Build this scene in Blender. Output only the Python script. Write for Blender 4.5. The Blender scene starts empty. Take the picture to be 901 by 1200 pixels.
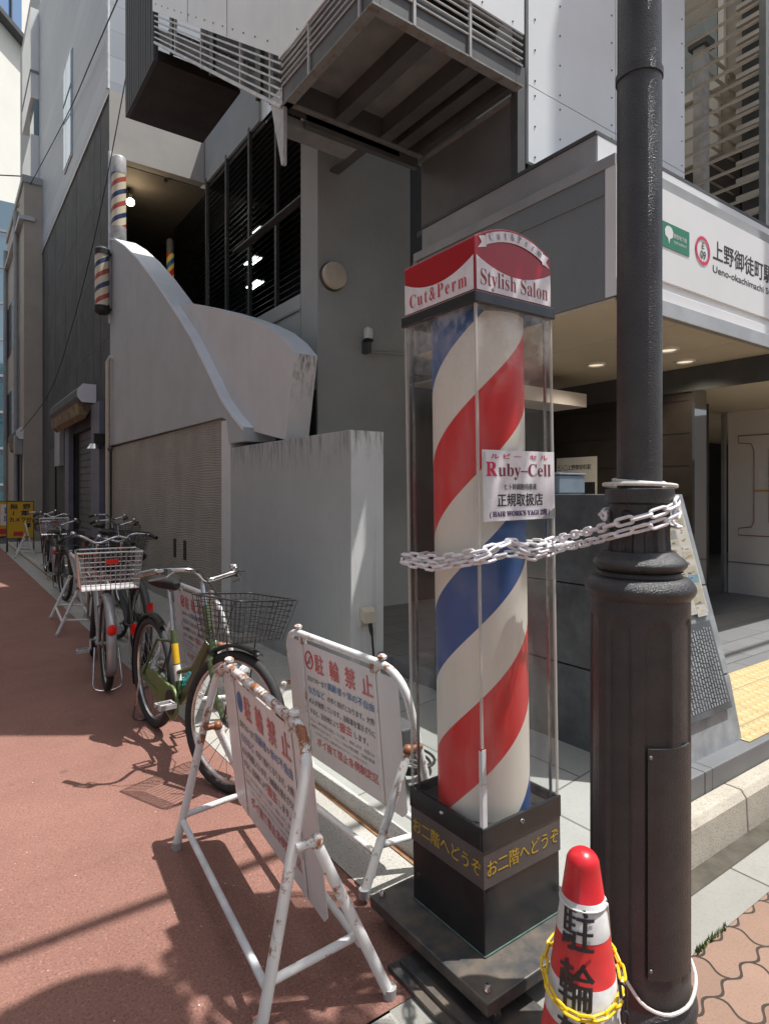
import bpy, bmesh, math, random
from mathutils import Vector, Matrix
random.seed(7)
R = math.radians
PI = math.pi
sc = bpy.context.scene
col = sc.collection

# ------------------------------------------------------------------ camera, sky, sun, exposure
YAW = 35.6
cd = bpy.data.cameras.new('camera'); cam = bpy.data.objects.new('camera', cd); col.objects.link(cam)
cam.location = (0, 0, 1.45); cam.rotation_euler = (R(90), 0, R(-YAW))
cd.sensor_fit = 'HORIZONTAL'; cd.sensor_width = 36; cd.lens = 36 * 725 / 901
cd.shift_y = -23 / 901; cd.clip_start = 0.05; cd.clip_end = 600
sc.camera = cam
SUN = Vector((.819 * math.cos(R(70)), -.573 * math.cos(R(70)), math.sin(R(70)))).normalized()
w = bpy.data.worlds.new('World'); sc.world = w; w.use_nodes = True
nt = w.node_tree; bg = nt.nodes['Background']; bg.inputs[1].default_value = .117
sky = nt.nodes.new('ShaderNodeTexSky'); sky.sky_type = 'NISHITA'; sky.sun_disc = False
sky.sun_elevation = R(70); sky.sun_rotation = math.atan2(SUN.x, SUN.y)
sky.dust_density = 3
hs = nt.nodes.new('ShaderNodeHueSaturation'); hs.inputs['Saturation'].default_value = .6
nt.links.new(sky.outputs[0], hs.inputs['Color']); nt.links.new(hs.outputs[0], bg.inputs[0])
sl = bpy.data.lights.new('sun', 'SUN'); so = bpy.data.objects.new('sun', sl); col.objects.link(so)
sl.energy = 4.6; sl.angle = R(.53); sl.color = (1, .975, .94)
so.rotation_euler = SUN.to_track_quat('Z', 'Y').to_euler(); so.location = (4, -4, 12)
vs = sc.view_settings; vs.view_transform = 'Standard'; vs.look = 'None'; vs.gamma = 1; vs.use_curve_mapping = False
vs.exposure = 0.48
sc.cycles.transparent_max_bounces = 32; sc.cycles.max_bounces = 10

# ------------------------------------------------------------------ material helpers
def newmat(name):
    m = bpy.data.materials.new(name); m.use_nodes = True
    n = m.node_tree.nodes; return m, n, m.node_tree.links, n['Principled BSDF']
def nd(n, t, **k):
    x = n.new(t)
    for a, b in k.items(): setattr(x, a, b)
    return x
def noise(n, l, coord, scale, detail=4, rough=.55):
    t = n.new('ShaderNodeTexNoise'); t.inputs['Scale'].default_value = scale
    t.inputs['Detail'].default_value = detail; t.inputs['Roughness'].default_value = rough
    l.new(coord, t.inputs['Vector']); return t.outputs['Fac']
def ramp(n, l, fac, stops):
    r = n.new('ShaderNodeValToRGB'); e = r.color_ramp.elements
    while len(e) < len(stops): e.new(.5)
    for i, (p, c) in enumerate(stops):
        e[i].position = p; e[i].color = (*c, 1) if len(c) == 3 else c
    l.new(fac, r.inputs[0]); return r.outputs[0]
def mixc(n, l, fac, a, b, mode='MIX'):
    x = n.new('ShaderNodeMix'); x.data_type = 'RGBA'; x.blend_type = mode
    for s, v in ((0, fac), (6, a), (7, b)):
        if hasattr(v, 'links'): l.new(v, x.inputs[s])
        else: x.inputs[s].default_value = v if s == 0 else (*v, 1)
    return x.outputs[2]
def math_(n, l, op, a, b=None, c=None):
    x = n.new('ShaderNodeMath'); x.operation = op
    for i, v in enumerate((a, b, c)):
        if v is None: continue
        if hasattr(v, 'links'): l.new(v, x.inputs[i])
        else: x.inputs[i].default_value = v
    return x.outputs[0]
def bump(n, l, b, h, strength=.3, dist=.01):
    x = n.new('ShaderNodeBump'); x.inputs['Strength'].default_value = strength; x.inputs['Distance'].default_value = dist
    l.new(h, x.inputs['Height']); l.new(x.outputs[0], b.inputs['Normal']); return x
def coords(n, l, scale=(1, 1, 1), kind='Object'):
    tc = n.new('ShaderNodeTexCoord'); mp = n.new('ShaderNodeMapping'); mp.inputs['Scale'].default_value = scale
    l.new(tc.outputs[kind], mp.inputs[0]); return mp.outputs[0]
def sepxyz(n, l, v):
    s = n.new('ShaderNodeSeparateXYZ'); l.new(v, s.inputs[0]); return s.outputs
def plain(name, c1, c2=None, scale=6, rough=.5, metal=0, bm=0, bscale=60, bdist=.004, spec=.5, coat=0, stretch=(1, 1, 1), rv=.12, lo=.35, hi=.65):
    m, n, l, b = newmat(name); v = coords(n, l, stretch)
    if c2 is None: c2 = tuple(x * .8 for x in c1)
    f = noise(n, l, v, scale, 6, .6)
    l.new(ramp(n, l, f, [(lo, c1), (hi, c2)]), b.inputs['Base Color'])
    f2 = noise(n, l, v, scale * 3.1, 3)
    l.new(math_(n, l, 'MULTIPLY_ADD', f2, rv * 2, rough - rv), b.inputs['Roughness'])
    b.inputs['Metallic'].default_value = metal; b.inputs['Specular IOR Level'].default_value = spec
    b.inputs['Coat Weight'].default_value = coat
    if bm: bump(n, l, b, noise(n, l, v, bscale, 4, .6), bm, bdist)
    return m
def emis(name, c, s):
    m, n, l, b = newmat(name); b.inputs['Base Color'].default_value = (*c, 1)
    b.inputs['Emission Color'].default_value = (*c, 1); b.inputs['Emission Strength'].default_value = s; return m
def stained(name, c, dark, amount=.5, rough=.75, bscale=45, bm=.15, streak=9., drip=None, grime=None):
    """painted concrete with vertical rain streaks and soft blotches"""
    m, n, l, b = newmat(name); v = coords(n, l)
    blot = noise(n, l, v, 1.7, 6, .65)
    base = ramp(n, l, blot, [(.3, tuple(x * .9 for x in c)), (.7, tuple(min(1, x * 1.05) for x in c))])
    sv = coords(n, l, (streak, streak, .35)); s = noise(n, l, sv, 2.2, 5, .7)
    sm = math_(n, l, 'MULTIPLY', math_(n, l, 'MULTIPLY', ramp_f(n, l, s, .52, .75), ramp_f(n, l, noise(n, l, v, .8, 4, .6), .42, .7)), amount)
    base = mixc(n, l, sm, base, dark)
    sp = noise(n, l, v, 38, 2); base = mixc(n, l, math_(n, l, 'MULTIPLY', ramp_f(n, l, sp, .68, .78), .35), base, dark)
    zz = sepxyz(n, l, v)[2]
    if drip:      # dirt run down from the top edge
        dn = noise(n, l, coords(n, l, (1, 1, .12)), 24, 4, .75)
        k = math_(n, l, 'MULTIPLY', ramp_f(n, l, zz, drip[0], drip[1]), ramp_f(n, l, dn, .46, .62))
        base = mixc(n, l, math_(n, l, 'MULTIPLY', k, drip[2]), base, tuple(x * .35 for x in dark))
    if grime:     # splash dirt at the foot
        k = math_(n, l, 'MULTIPLY', ramp_f(n, l, zz, grime, 0.0), ramp_f(n, l, noise(n, l, v, 5, 6, .7), .3, .7))
        base = mixc(n, l, math_(n, l, 'MULTIPLY', k, .6), base, (.1, .095, .085))
    l.new(base, b.inputs['Base Color']); b.inputs['Roughness'].default_value = rough
    bump(n, l, b, noise(n, l, v, bscale, 5, .65), bm, .006); return m
def ramp_f(n, l, f, a, b_):
    x = n.new('ShaderNodeMapRange'); x.inputs[1].default_value = a; x.inputs[2].default_value = b_
    l.new(f, x.inputs[0]); return x.outputs[0]
def ground_mat(name, c1, c2, grain=120, spot=(.02, .02, .02), bm=.5, rough=.9, tone=1.2, bright=None, dist=.006):
    m, n, l, b = newmat(name); v = coords(n, l, kind='Object')
    f = noise(n, l, v, tone, 8, .7); base = ramp(n, l, f, [(.3, c1), (.7, c2)])
    g = noise(n, l, v, grain, 2, .6)
    base = mixc(n, l, math_(n, l, 'MULTIPLY', ramp_f(n, l, g, .5, .68), .7), base, spot)
    if bright:
        g2 = noise(n, l, v, grain * .7, 2, .6); base = mixc(n, l, math_(n, l, 'MULTIPLY', ramp_f(n, l, g2, .58, .72), .4), base, bright)
    st = noise(n, l, v, 3.3, 8, .75); base = mixc(n, l, math_(n, l, 'MULTIPLY', ramp_f(n, l, st, .54, .72), .4), base, tuple(x * .5 for x in c1))
    vo = n.new('ShaderNodeTexVoronoi'); vo.inputs['Scale'].default_value = 2.6; l.new(v, vo.inputs['Vector'])
    base = mixc(n, l, math_(n, l, 'MULTIPLY', math_(n, l, 'LESS_THAN', vo.outputs['Distance'], .055), .5), base, tuple(x * .4 for x in c2))
    l.new(base, b.inputs['Base Color']); b.inputs['Roughness'].default_value = rough
    bump(n, l, b, g, bm, dist); return m

M = {}
M['red_asphalt'] = ground_mat('red_asphalt', (.215, .1, .076), (.3, .15, .115), 130, (.1, .05, .04), .9, .92, .9, (.48, .31, .25))
M['asphalt'] = ground_mat('asphalt', (.06, .06, .06), (.085, .085, .085), 120, (.02, .02, .02))
M['gutter'] = ground_mat('gutter_concrete', (.36, .35, .31), (.45, .43, .39), 140, (.13, .125, .11), .5, .9, 2.2)
M['kerb'] = ground_mat('kerb_granite', (.34, .31, .25), (.46, .42, .35), 150, (.2, .18, .145), .25, .85, 2.5)
M['kerb_white'] = ground_mat('kerb_mortar', (.42, .41, .38), (.55, .54, .5), 120, (.2, .19, .17), .4, .8, 4)
M['wet'] = plain('gutter_damp', (.05, .045, .035), (.1, .09, .07), 9, .35, bm=.3)
M['rust_strip'] = plain('rust_strip', (.2, .09, .04), (.3, .17, .09), 14, .9, bm=.3)

def tile_mat(name, c1, c2, mortar, sx, sy, msize=.01, offset=.5, rot=0, bm=.25, rough=.75, distort=0):
    m, n, l, b = newmat(name); tc = n.new('ShaderNodeTexCoord'); mp = n.new('ShaderNodeMapping')
    mp.inputs['Rotation'].default_value = (0, 0, rot); l.new(tc.outputs['Object'], mp.inputs[0]); v = mp.outputs[0]
    if distort:
        x, y, z = sepxyz(n, l, v)
        wx = math_(n, l, 'MULTIPLY', math_(n, l, 'SINE', math_(n, l, 'MULTIPLY', y, 2 * PI / sy)), distort)
        wy = math_(n, l, 'MULTIPLY', math_(n, l, 'SINE', math_(n, l, 'MULTIPLY', x, 2 * PI / sx * 2)), distort)
        cx = n.new('ShaderNodeCombineXYZ'); l.new(math_(n, l, 'ADD', x, wx), cx.inputs[0]); l.new(math_(n, l, 'ADD', y, wy), cx.inputs[1]); v2 = cx.outputs[0]
    else: v2 = v
    br = n.new('ShaderNodeTexBrick'); br.offset = offset; br.inputs['Scale'].default_value = 1
    br.inputs['Brick Width'].default_value = sx; br.inputs['Row Height'].default_value = sy
    br.inputs['Mortar Size'].default_value = msize; br.inputs['Mortar Smooth'].default_value = .3
    br.inputs['Color1'].default_value = (*c1, 1); br.inputs['Color2'].default_value = (*c2, 1); br.inputs['Mortar'].default_value = (*mortar, 1)
    l.new(v2, br.inputs['Vector'])
    g = noise(n, l, v, 130, 3, .8); base = mixc(n, l, math_(n, l, 'MULTIPLY', ramp_f(n, l, g, .5, .8), .5), br.outputs[0], tuple(x * .4 for x in c1))
    t = noise(n, l, v, 2.3, 5, .7); base = mixc(n, l, math_(n, l, 'MULTIPLY', ramp_f(n, l, t, .4, .75), .35), base, tuple(x * .5 for x in c2))
    l.new(base, b.inputs['Base Color']); b.inputs['Roughness'].default_value = rough
    h = math_(n, l, 'SUBTRACT', math_(n, l, 'MULTIPLY', g, .3), br.outputs['Fac'])
    bump(n, l, b, h, bm, .008); return m
M['paving'] = tile_mat('grey_paving', (.27, .28, .26), (.34, .345, .32), (.12, .12, .11), .6, .6, .006, .5)
M['station_floor'] = tile_mat('station_floor', (.13, .135, .14), (.17, .175, .18), (.05, .05, .05), .6, .3, .005, .5, rough=.5)
M['brick'] = tile_mat('wavy_brick', (.2, .125, .09), (.29, .185, .135), (.03, .025, .02), .225, .112, .0045, .5, 0, 1.0, .9, .012)
M['slab_gutter'] = tile_mat('gutter_slab', (.24, .235, .21), (.31, .3, .27), (.07, .065, .055), .62, 5, .006, 0, rough=.9)

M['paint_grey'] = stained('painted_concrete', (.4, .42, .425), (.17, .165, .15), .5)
M['paint_bounce_lit'] = stained('parapet_bounce_lit', (.56, .56, .565), (.25, .22, .2), .2)  # inner parapet lighter: bounce off the sunlit road put into its colour
M['wall_c'] = stained('short_wall_paint', (.4, .415, .415), (.17, .165, .15), .45, drip=(1.6, 1.9, .75), grime=.35)
M['wall_c_end_lit'] = stained('short_wall_end_lit', (.62, .63, .62), (.16, .15, .14), .5, drip=(1.65, 1.9, .7), grime=.3)  # paler than the wall's side: daylight from the street put into the colour
M['parapet_end_lit'] = stained('parapet_end_lit', (.62, .63, .62), (.14, .13, .12), .5, drip=(2.2, 2.75, 1.0))  # street-side brightness painted into this end; the drip stains are its own
M['steel_rust'] = plain('rusting_flange', (.19, .2, .195), (.15, .105, .075), 13, .7, bm=.2, lo=.5, hi=.68)
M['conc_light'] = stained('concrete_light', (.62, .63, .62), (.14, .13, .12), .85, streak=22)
M['wall_grey'] = stained('wall_grey', (.34, .36, .36), (.2, .2, .2), .15, bm=.1)
M['cap_light'] = stained('parapet_cap', (.7, .735, .78), (.4, .4, .41), .3, streak=3)  # sky light on the parapet tops put into the colour; also awning end caps
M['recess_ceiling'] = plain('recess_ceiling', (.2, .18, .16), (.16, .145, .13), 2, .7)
M['lintel'] = stained('lintel_paint', (.4, .38, .35), (.2, .19, .17), .2)
M['slate'] = plain('slate_panel', (.036, .038, .041), (.066, .068, .07), 1.3, .75, bm=.2, bscale=25)
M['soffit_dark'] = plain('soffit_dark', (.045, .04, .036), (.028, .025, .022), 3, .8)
M['parapet_old'] = stained('weathered_parapet', (.07, .075, .08), (.2, .21, .22), .5, streak=14)
M['verdigris'] = plain('verdigris', (.1, .19, .16), (.06, .1, .09), 30, .8)
M['steel_dark'] = plain('steel_dark', (.055, .06, .061), (.085, .085, .083), 4, .6, bm=.1)
M['steel_grey'] = plain('steel_grey', (.17, .185, .185), (.24, .245, .24), 5, .5)
M['rail'] = plain('rail_paint', (.42, .42, .42), (.3, .29, .28), 9, .45)
M['rail_cream'] = plain('rail_cream', (.5, .46, .4), (.42, .39, .34), 5, .5)
M['rail_white'] = plain('rail_white', (.7, .72, .72), (.5, .52, .52), 9, .45)
M['white_panel'] = plain('white_cladding', (.72, .745, .75), (.66, .685, .69), 1.1, .35, bm=.03, bscale=8)
M['rivet'] = plain('rivet', (.12, .12, .13), None, 10, .5)
M['fascia_grey'] = stained('fascia_side', (.18, .2, .205), (.34, .35, .35), .35, .5, bm=.08, streak=5)
M['fascia_trim'] = plain('fascia_trim', (.33, .34, .34), (.26, .265, .265), 2, .5)
M['fascia_white'] = plain('fascia_white', (.72, .73, .72), (.66, .67, .66), 1.2, .35)
M['alu'] = plain('aluminium_trim', (.5, .5, .49), (.4, .4, .39), 3, .4, .6)
M['side_grey'] = plain('side_panel_grey', (.1, .1, .1), (.13, .13, .125), 2.5, .5)
M['soffit'] = plain('soffit_beige', (.56, .52, .4), (.49, .455, .35), 1.2, .5)
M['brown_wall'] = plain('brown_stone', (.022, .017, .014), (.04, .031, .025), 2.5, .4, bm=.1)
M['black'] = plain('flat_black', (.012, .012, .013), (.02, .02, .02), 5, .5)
M['panel_off'] = plain('panel_offwhite', (.66, .64, .61), (.6, .58, .56), 1.5, .5)
M['monument'] = plain('dark_granite', (.035, .04, .045), (.1, .115, .125), 7, .42, bm=.12, bscale=40, lo=.3, hi=.75)
M['monument_front'] = plain('granite_face', (.15, .165, .175), (.28, .3, .31), 9, .4, bm=.15, bscale=60, lo=.3, hi=.7)
M['lamp_black'] = plain('lamp_black', (.021, .022, .025), (.036, .035, .035), 14, .33, bm=.75, bscale=240, bdist=.004, spec=.6)
M['gloss_black'] = plain('gloss_black', (.012, .013, .015), (.022, .022, .024), 6, .2, spec=.6, bm=.03, bscale=9)
M['band_grey'] = plain('band_grey', (.075, .066, .062), (.095, .085, .08), 8, .4)
M['plate'] = plain('steel_plate', (.05, .053, .057), (.14, .115, .09), 13, .45, bm=.2, bscale=40, metal=.15)
M['gold'] = plain('gold_paint', (.55, .36, .03), (.42, .27, .03), 60, .5)
M['red_gloss'] = plain('red_plastic', (.6, .015, .025), (.44, .02, .025), 9, .3, spec=.5, bm=.05, bscale=30)
M['red_band'] = plain('red_reflective', (.6, .03, .03), (.42, .03, .03), 14, .4)
M['white_band'] = plain('white_reflective', (.64, .66, .66), (.44, .44, .43), 12, .4)
M['white_plastic'] = plain('white_plastic', (.78, .77, .79), (.66, .64, .66), 25, .35, spec=.5)
M['yellow_plastic'] = plain('yellow_plastic', (.8, .55, .01), (.68, .45, .01), 25, .35)
M['rope'] = plain('white_rope', (.6, .6, .57), (.5, .5, .47), 50, .6)
M['rubber'] = plain('tyre_rubber', (.018, .018, .019), (.032, .031, .03), 40, .75, bm=.5, bscale=150, bdist=.003)
M['chrome'] = plain('chrome', (.62, .62, .62), (.45, .45, .45), 18, .22, 1)
M['dull_metal'] = plain('dull_metal', (.3, .3, .3), (.2, .19, .18), 30, .4, .9)
M['green_paint'] = plain('green_paint', (.055, .08, .028), (.045, .066, .024), 12, .35, spec=.5)
M['green_light'] = plain('green_light', (.13, .185, .06), (.1, .15, .05), 12, .4)
M['dark_green'] = plain('dark_green', (.015, .03, .022), (.025, .04, .03), 12, .4)
M['grey_paint'] = plain('silver_paint', (.38, .38, .39), (.3, .3, .3), 12, .35, .5)
M['wire_black'] = plain('wire_black', (.012, .012, .012), (.022, .02, .019), 20, .45)
M['leather'] = plain('saddle_vinyl', (.009, .009, .009), (.014, .014, .014), 15, .6, spec=.3, bm=.1, bscale=200)
M['red_lens'] = plain('red_lens', (.7, .015, .01), None, 10, .15)
M['lens'] = plain('clear_lens', (.75, .77, .78), (.6, .62, .64), 20, .1)
M['cream'] = plain('cream_paint', (.7, .67, .6), (.64, .61, .55), 2, .6)
M['ivory'] = plain('ivory_plastic', (.55, .5, .4), (.48, .43, .35), 8, .45)
M['ink'] = plain('ink_black', (.015, .015, .017), (.03, .03, .03), 30, .6)
M['ink_red'] = plain('ink_red', (.55, .02, .03), (.45, .03, .04), 30, .5)
M['ink_maroon'] = plain('ink_maroon', (.2, .02, .04), (.16, .02, .04), 30, .5)
M['ink_red_faded'] = plain('ink_red_faded', (.58, .1, .1), (.6, .2, .19), 14, .5)
M['ink_faded'] = plain('ink_faded', (.09, .09, .1), (.25, .25, .26), 14, .6)
M['ink_blue_faded'] = plain('ink_blue_faded', (.07, .19, .4), (.2, .3, .46), 14, .5)
M['ink_wine'] = plain('ink_wine', (.3, .03, .05), (.26, .03, .045), 30, .5)
M['ink_crimson'] = plain('ink_crimson', (.62, .02, .09), (.55, .02, .07), 30, .5)
M['ink_blue'] = plain('ink_blue', (.03, .13, .36), (.05, .18, .4), 30, .5)
M['ink_violet'] = plain('ink_violet', (.07, .03, .13), (.1, .05, .16), 30, .5)
M['ink_grey'] = plain('ink_grey', (.13, .13, .15), (.18, .18, .2), 30, .5)
M['sign_green'] = plain('sign_green', (.01, .19, .1), (.012, .17, .09), 4, .4)
M['yellow_sign'] = plain('yellow_sign', (.62, .37, .01), (.55, .33, .01), 5, .5)
M['paper'] = plain('paper', (.74, .72, .64), (.66, .64, .57), 5, .6)
M['blue_grey'] = plain('blue_grey_metal', (.2, .25, .29), (.16, .2, .24), 8, .5)
M['shutter'] = plain('shutter', (.13, .13, .135), (.1, .1, .105), 2, .6)
M['pillar_blue'] = plain('pillar_blue', (.15, .16, .2), (.12, .13, .16), 2, .6)
M['awning'] = plain('awning_cloth', (.26, .19, .09), (.09, .07, .05), 6, .9)
M['bldg_beige'] = stained('bldg_beige', (.36, .37, .365), (.2, .18, .16), .4)
M['bldg_dark'] = plain('bldg_dark', (.17, .175, .18), None, 1, .8)
M['bldg_tan'] = stained('bldg_tan', (.4, .36, .3), (.2, .18, .15), .3)
M['bldg_cream'] = plain('bldg_cream', (.8, .78, .7), (.76, .74, .67), .3, .7)
M['pipe_grey'] = plain('pipe_grey', (.3, .31, .32), (.25, .26, .27), 4, .5)
M['cable'] = plain('cable_black', (.015, .015, .016), None, 20, .5)
M['cyan'] = plain('cyan_lock', (.05, .5, .5), (.04, .42, .42), 30, .4)
M['moss'] = plain('moss', (.09, .16, .02), (.06, .1, .02), 60, .9, bm=.6)
M['bulb'] = emis('bulb_lit', (1, .82, .55), 14)
M['tube_light'] = emis('tube_light', (.9, 1, 1), 5)
M['downlight'] = emis('downlight_glow', (1, .86, .62), .55)

def glass(name, c, rough=.05):
    m, n, l, b = newmat(name); b.inputs['Base Color'].default_value = (*c, 1); b.inputs['Roughness'].default_value = rough
    b.inputs['Metallic'].default_value = .0; b.inputs['Specular IOR Level'].default_value = 1; b.inputs['IOR'].default_value = 2.2; return m
M['glass_blue'] = glass('glass_blue', (.05, .17, .36)); M['glass_teal'] = glass('glass_teal', (.02, .1, .13))
M['glass_dark'] = glass('glass_dark', (.02, .025, .03))
M['glass_sky'] = glass('glass_sky', (.16, .4, .68))  # sky reflection put into the pane's base colour

def acrylic():
    m, n, l, b = newmat('clear_acrylic'); out = n['Material Output']
    tr = n.new('ShaderNodeBsdfTransparent'); tr.inputs[0].default_value = (.975, .98, .975, 1)
    gl = n.new('ShaderNodeBsdfGlossy'); gl.inputs['Roughness'].default_value = .06
    df = n.new('ShaderNodeBsdfDiffuse'); df.inputs[0].default_value = (.8, .79, .77, 1)
    fr = n.new('ShaderNodeLayerWeight'); fr.inputs[0].default_value = .22; gm = n.new('ShaderNodeNewGeometry')
    fro = math_(n, l, 'MULTIPLY', fr.outputs[0], math_(n, l, 'SUBTRACT', 1, gm.outputs['Backfacing']))
    v = coords(n, l, (6, 6, 1.1)); f = noise(n, l, v, 1.6, 6, .65)
    sx, sy, sz = sepxyz(n, l, coords(n, l))
    haze = math_(n, l, 'ADD', math_(n, l, 'MULTIPLY', ramp_f(n, l, f, .5, .8), .06), .008)
    topd = math_(n, l, 'MULTIPLY', math_(n, l, 'MULTIPLY', ramp_f(n, l, sz, 1.72, 2.0), ramp_f(n, l, noise(n, l, coords(n, l), 14, 8, .8), .42, .7)), .3)
    m1 = n.new('ShaderNodeMixShader'); l.new(math_(n, l, 'ADD', haze, topd), m1.inputs[0]); l.new(tr.outputs[0], m1.inputs[1]); l.new(df.outputs[0], m1.inputs[2])
    m2 = n.new('ShaderNodeMixShader'); l.new(fro, m2.inputs[0]); l.new(m1.outputs[0], m2.inputs[1]); l.new(gl.outputs[0], m2.inputs[2])
    l.new(m2.outputs[0], out.inputs[0]); return m
M['acrylic'] = acrylic()
def tinted(name, c, mixf=.35):
    m, n, l, b = newmat(name); out = n['Material Output']
    b.inputs['Base Color'].default_value = (*c, 1); b.inputs['Roughness'].default_value = .12; b.inputs['Specular IOR Level'].default_value = .7
    tr = n.new('ShaderNodeBsdfTransparent'); tr.inputs[0].default_value = (.9, .04, .05, 1)
    mx = n.new('ShaderNodeMixShader'); mx.inputs[0].default_value = mixf; l.new(b.outputs[0], mx.inputs[1]); l.new(tr.outputs[0], mx.inputs[2]); l.new(mx.outputs[0], out.inputs[0]); return m
def edge_acr():
    m, n, l, b = newmat('acrylic_edge'); out = n['Material Output']; b.inputs['Base Color'].default_value = (.62, .6, .56, 1); b.inputs['Roughness'].default_value = .15
    tr = n.new('ShaderNodeBsdfTransparent'); mx = n.new('ShaderNodeMixShader'); mx.inputs[0].default_value = .5; l.new(b.outputs[0], mx.inputs[1]); l.new(tr.outputs[0], mx.inputs[2]); l.new(mx.outputs[0], out.inputs[0]); return m
M['edge_acrylic'] = edge_acr()
M['red_acrylic'] = tinted('red_acrylic', (.42, .004, .012), .2)

def stripes(name, pitch, phase, hand=1, cols=None, z0=0):
    m, n, l, b = newmat(name); x, y, z = sepxyz(n, l, coords(n, l))
    a = math_(n, l, 'DIVIDE', math_(n, l, 'ARCTAN2', y, x), 2 * PI * hand)
    t = math_(n, l, 'FRACT', math_(n, l, 'ADD', math_(n, l, 'SUBTRACT', math_(n, l, 'DIVIDE', z, pitch), a), 10 + phase))
    r = n.new('ShaderNodeValToRGB'); r.color_ramp.interpolation = 'CONSTANT'; e = r.color_ramp.elements
    cs = cols or [(0, (.66, .018, .02)), (.26, (.76, .72, .64)), (.5, (.006, .075, .28)), (.75, (.76, .72, .64))]
    while len(e) < len(cs): e.new(.5)
    for i, (p, c) in enumerate(cs): e[i].position = p; e[i].color = (*c, 1)
    l.new(t, r.inputs[0])
    f = noise(n, l, coords(n, l), 5, 5); base = mixc(n, l, math_(n, l, 'MULTIPLY', ramp_f(n, l, f, .5, .8), .15), r.outputs[0], (.5, .45, .4))
    l.new(base, b.inputs['Base Color']); b.inputs['Roughness'].default_value = .4; return m
M['helix'] = stripes('barber_stripes', .93, 0.0)
M['helix_small'] = stripes('small_barber_stripes', .42, .2, cols=[(0, (.4, .06, .04)), (.2, (.66, .58, .42)), (.5, (.02, .035, .12)), (.7, (.66, .58, .42))])
M['helix_lit'] = stripes('lit_barber_stripes', .5, .2, cols=[(0, (.5, .04, .01)), (.3, (.7, .5, .1)), (.5, (.02, .1, .25)), (.75, (.7, .5, .1))])
for _n in [M['helix_lit'].node_tree]: _b = _n.nodes['Principled BSDF']; _n.links.new(_b.inputs['Base Color'].links[0].from_socket, _b.inputs['Emission Color']); _b.inputs['Emission Strength'].default_value = .12

def rust_white(name, amt=.5):
    m, n, l, b = newmat(name); v = coords(n, l)
    f = noise(n, l, v, 9, 6, .75); f2 = noise(n, l, v, 38, 6, .75)
    k = math_(n, l, 'ADD', math_(n, l, 'MULTIPLY', f, .65), math_(n, l, 'MULTIPLY', f2, .35))
    rc = ramp(n, l, f2, [(.35, (.1, .03, .015)), (.65, (.33, .12, .035))])
    base = mixc(n, l, ramp_f(n, l, k, 1 - amt, 1.06 - amt), (.68, .68, .66), rc)
    l.new(base, b.inputs['Base Color']); l.new(ramp_f(n, l, k, 0, 1.2), b.inputs['Roughness'])
    bump(n, l, b, k, .25, .003); return m
M['rust_light'] = rust_white('chipped_white_paint', .455); M['rust_heavy'] = rust_white('rusty_white_paint', .53)
def sign_sheet():
    m, n, l, b = newmat('weathered_sign'); v = coords(n, l)
    f = noise(n, l, v, 3, 5, .6); base = ramp(n, l, f, [(.35, (.62, .61, .6)), (.7, (.7, .69, .69))])
    s = noise(n, l, coords(n, l, (1, 26, .5)), 1.6, 4, .7)
    base = mixc(n, l, math_(n, l, 'MULTIPLY', ramp_f(n, l, s, .6, .78), .45), base, (.4, .27, .13))
    l.new(base, b.inputs['Base Color']); b.inputs['Roughness'].default_value = .4; return m
M['sign_sheet'] = sign_sheet()
def combed():
    m, n, l, b = newmat('combed_mortar'); v = coords(n, l)
    x, y, z = sepxyz(n, l, v)
    nz = noise(n, l, coords(n, l, (1, .55, 1)), .8, 3, .5)
    t = math_(n, l, 'ADD', math_(n, l, 'MULTIPLY', z, 230), math_(n, l, 'MULTIPLY', nz, 70))
    wv = math_(n, l, 'SINE', t)
    f = noise(n, l, v, 2, 5, .6); base = ramp(n, l, f, [(.3, (.27, .255, .22)), (.7, (.34, .32, .28))])
    base = mixc(n, l, math_(n, l, 'MULTIPLY', ramp_f(n, l, noise(n, l, coords(n, l, (8, 8, .4)), 2, 5, .7), .55, .8), .4), base, (.12, .1, .085))
    l.new(base, b.inputs['Base Color']); b.inputs['Roughness'].default_value = .9
    bump(n, l, b, math_(n, l, 'ADD', wv, math_(n, l, 'MULTIPLY', noise(n, l, v, 60, 4), 2.2)), .4, .006); return m
M['combed'] = combed()
def siding():
    m, n, l, b = newmat('grey_siding'); v = coords(n, l); x, y, z = sepxyz(n, l, v)
    f = noise(n, l, v, .5, 4, .6)
    sx = math_(n, l, 'FLOOR', math_(n, l, 'DIVIDE', z, .455)); wn = n.new('ShaderNodeTexWhiteNoise'); wn.noise_dimensions = '1D'; l.new(sx, wn.inputs['W'])
    base = ramp(n, l, math_(n, l, 'ADD', math_(n, l, 'MULTIPLY', f, .6), math_(n, l, 'MULTIPLY', wn.outputs['Value'], .4)), [(.3, (.3, .33, .37)), (.75, (.38, .41, .45))])
    fr = math_(n, l, 'FRACT', math_(n, l, 'DIVIDE', z, .455)); edge = math_(n, l, 'LESS_THAN', fr, .035)
    base = mixc(n, l, math_(n, l, 'MULTIPLY', edge, .5), base, (.15, .16, .18))
    l.new(base, b.inputs['Base Color']); b.inputs['Roughness'].default_value = .5
    bump(n, l, b, fr, .15, .01); return m
M['siding'] = siding()
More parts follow.
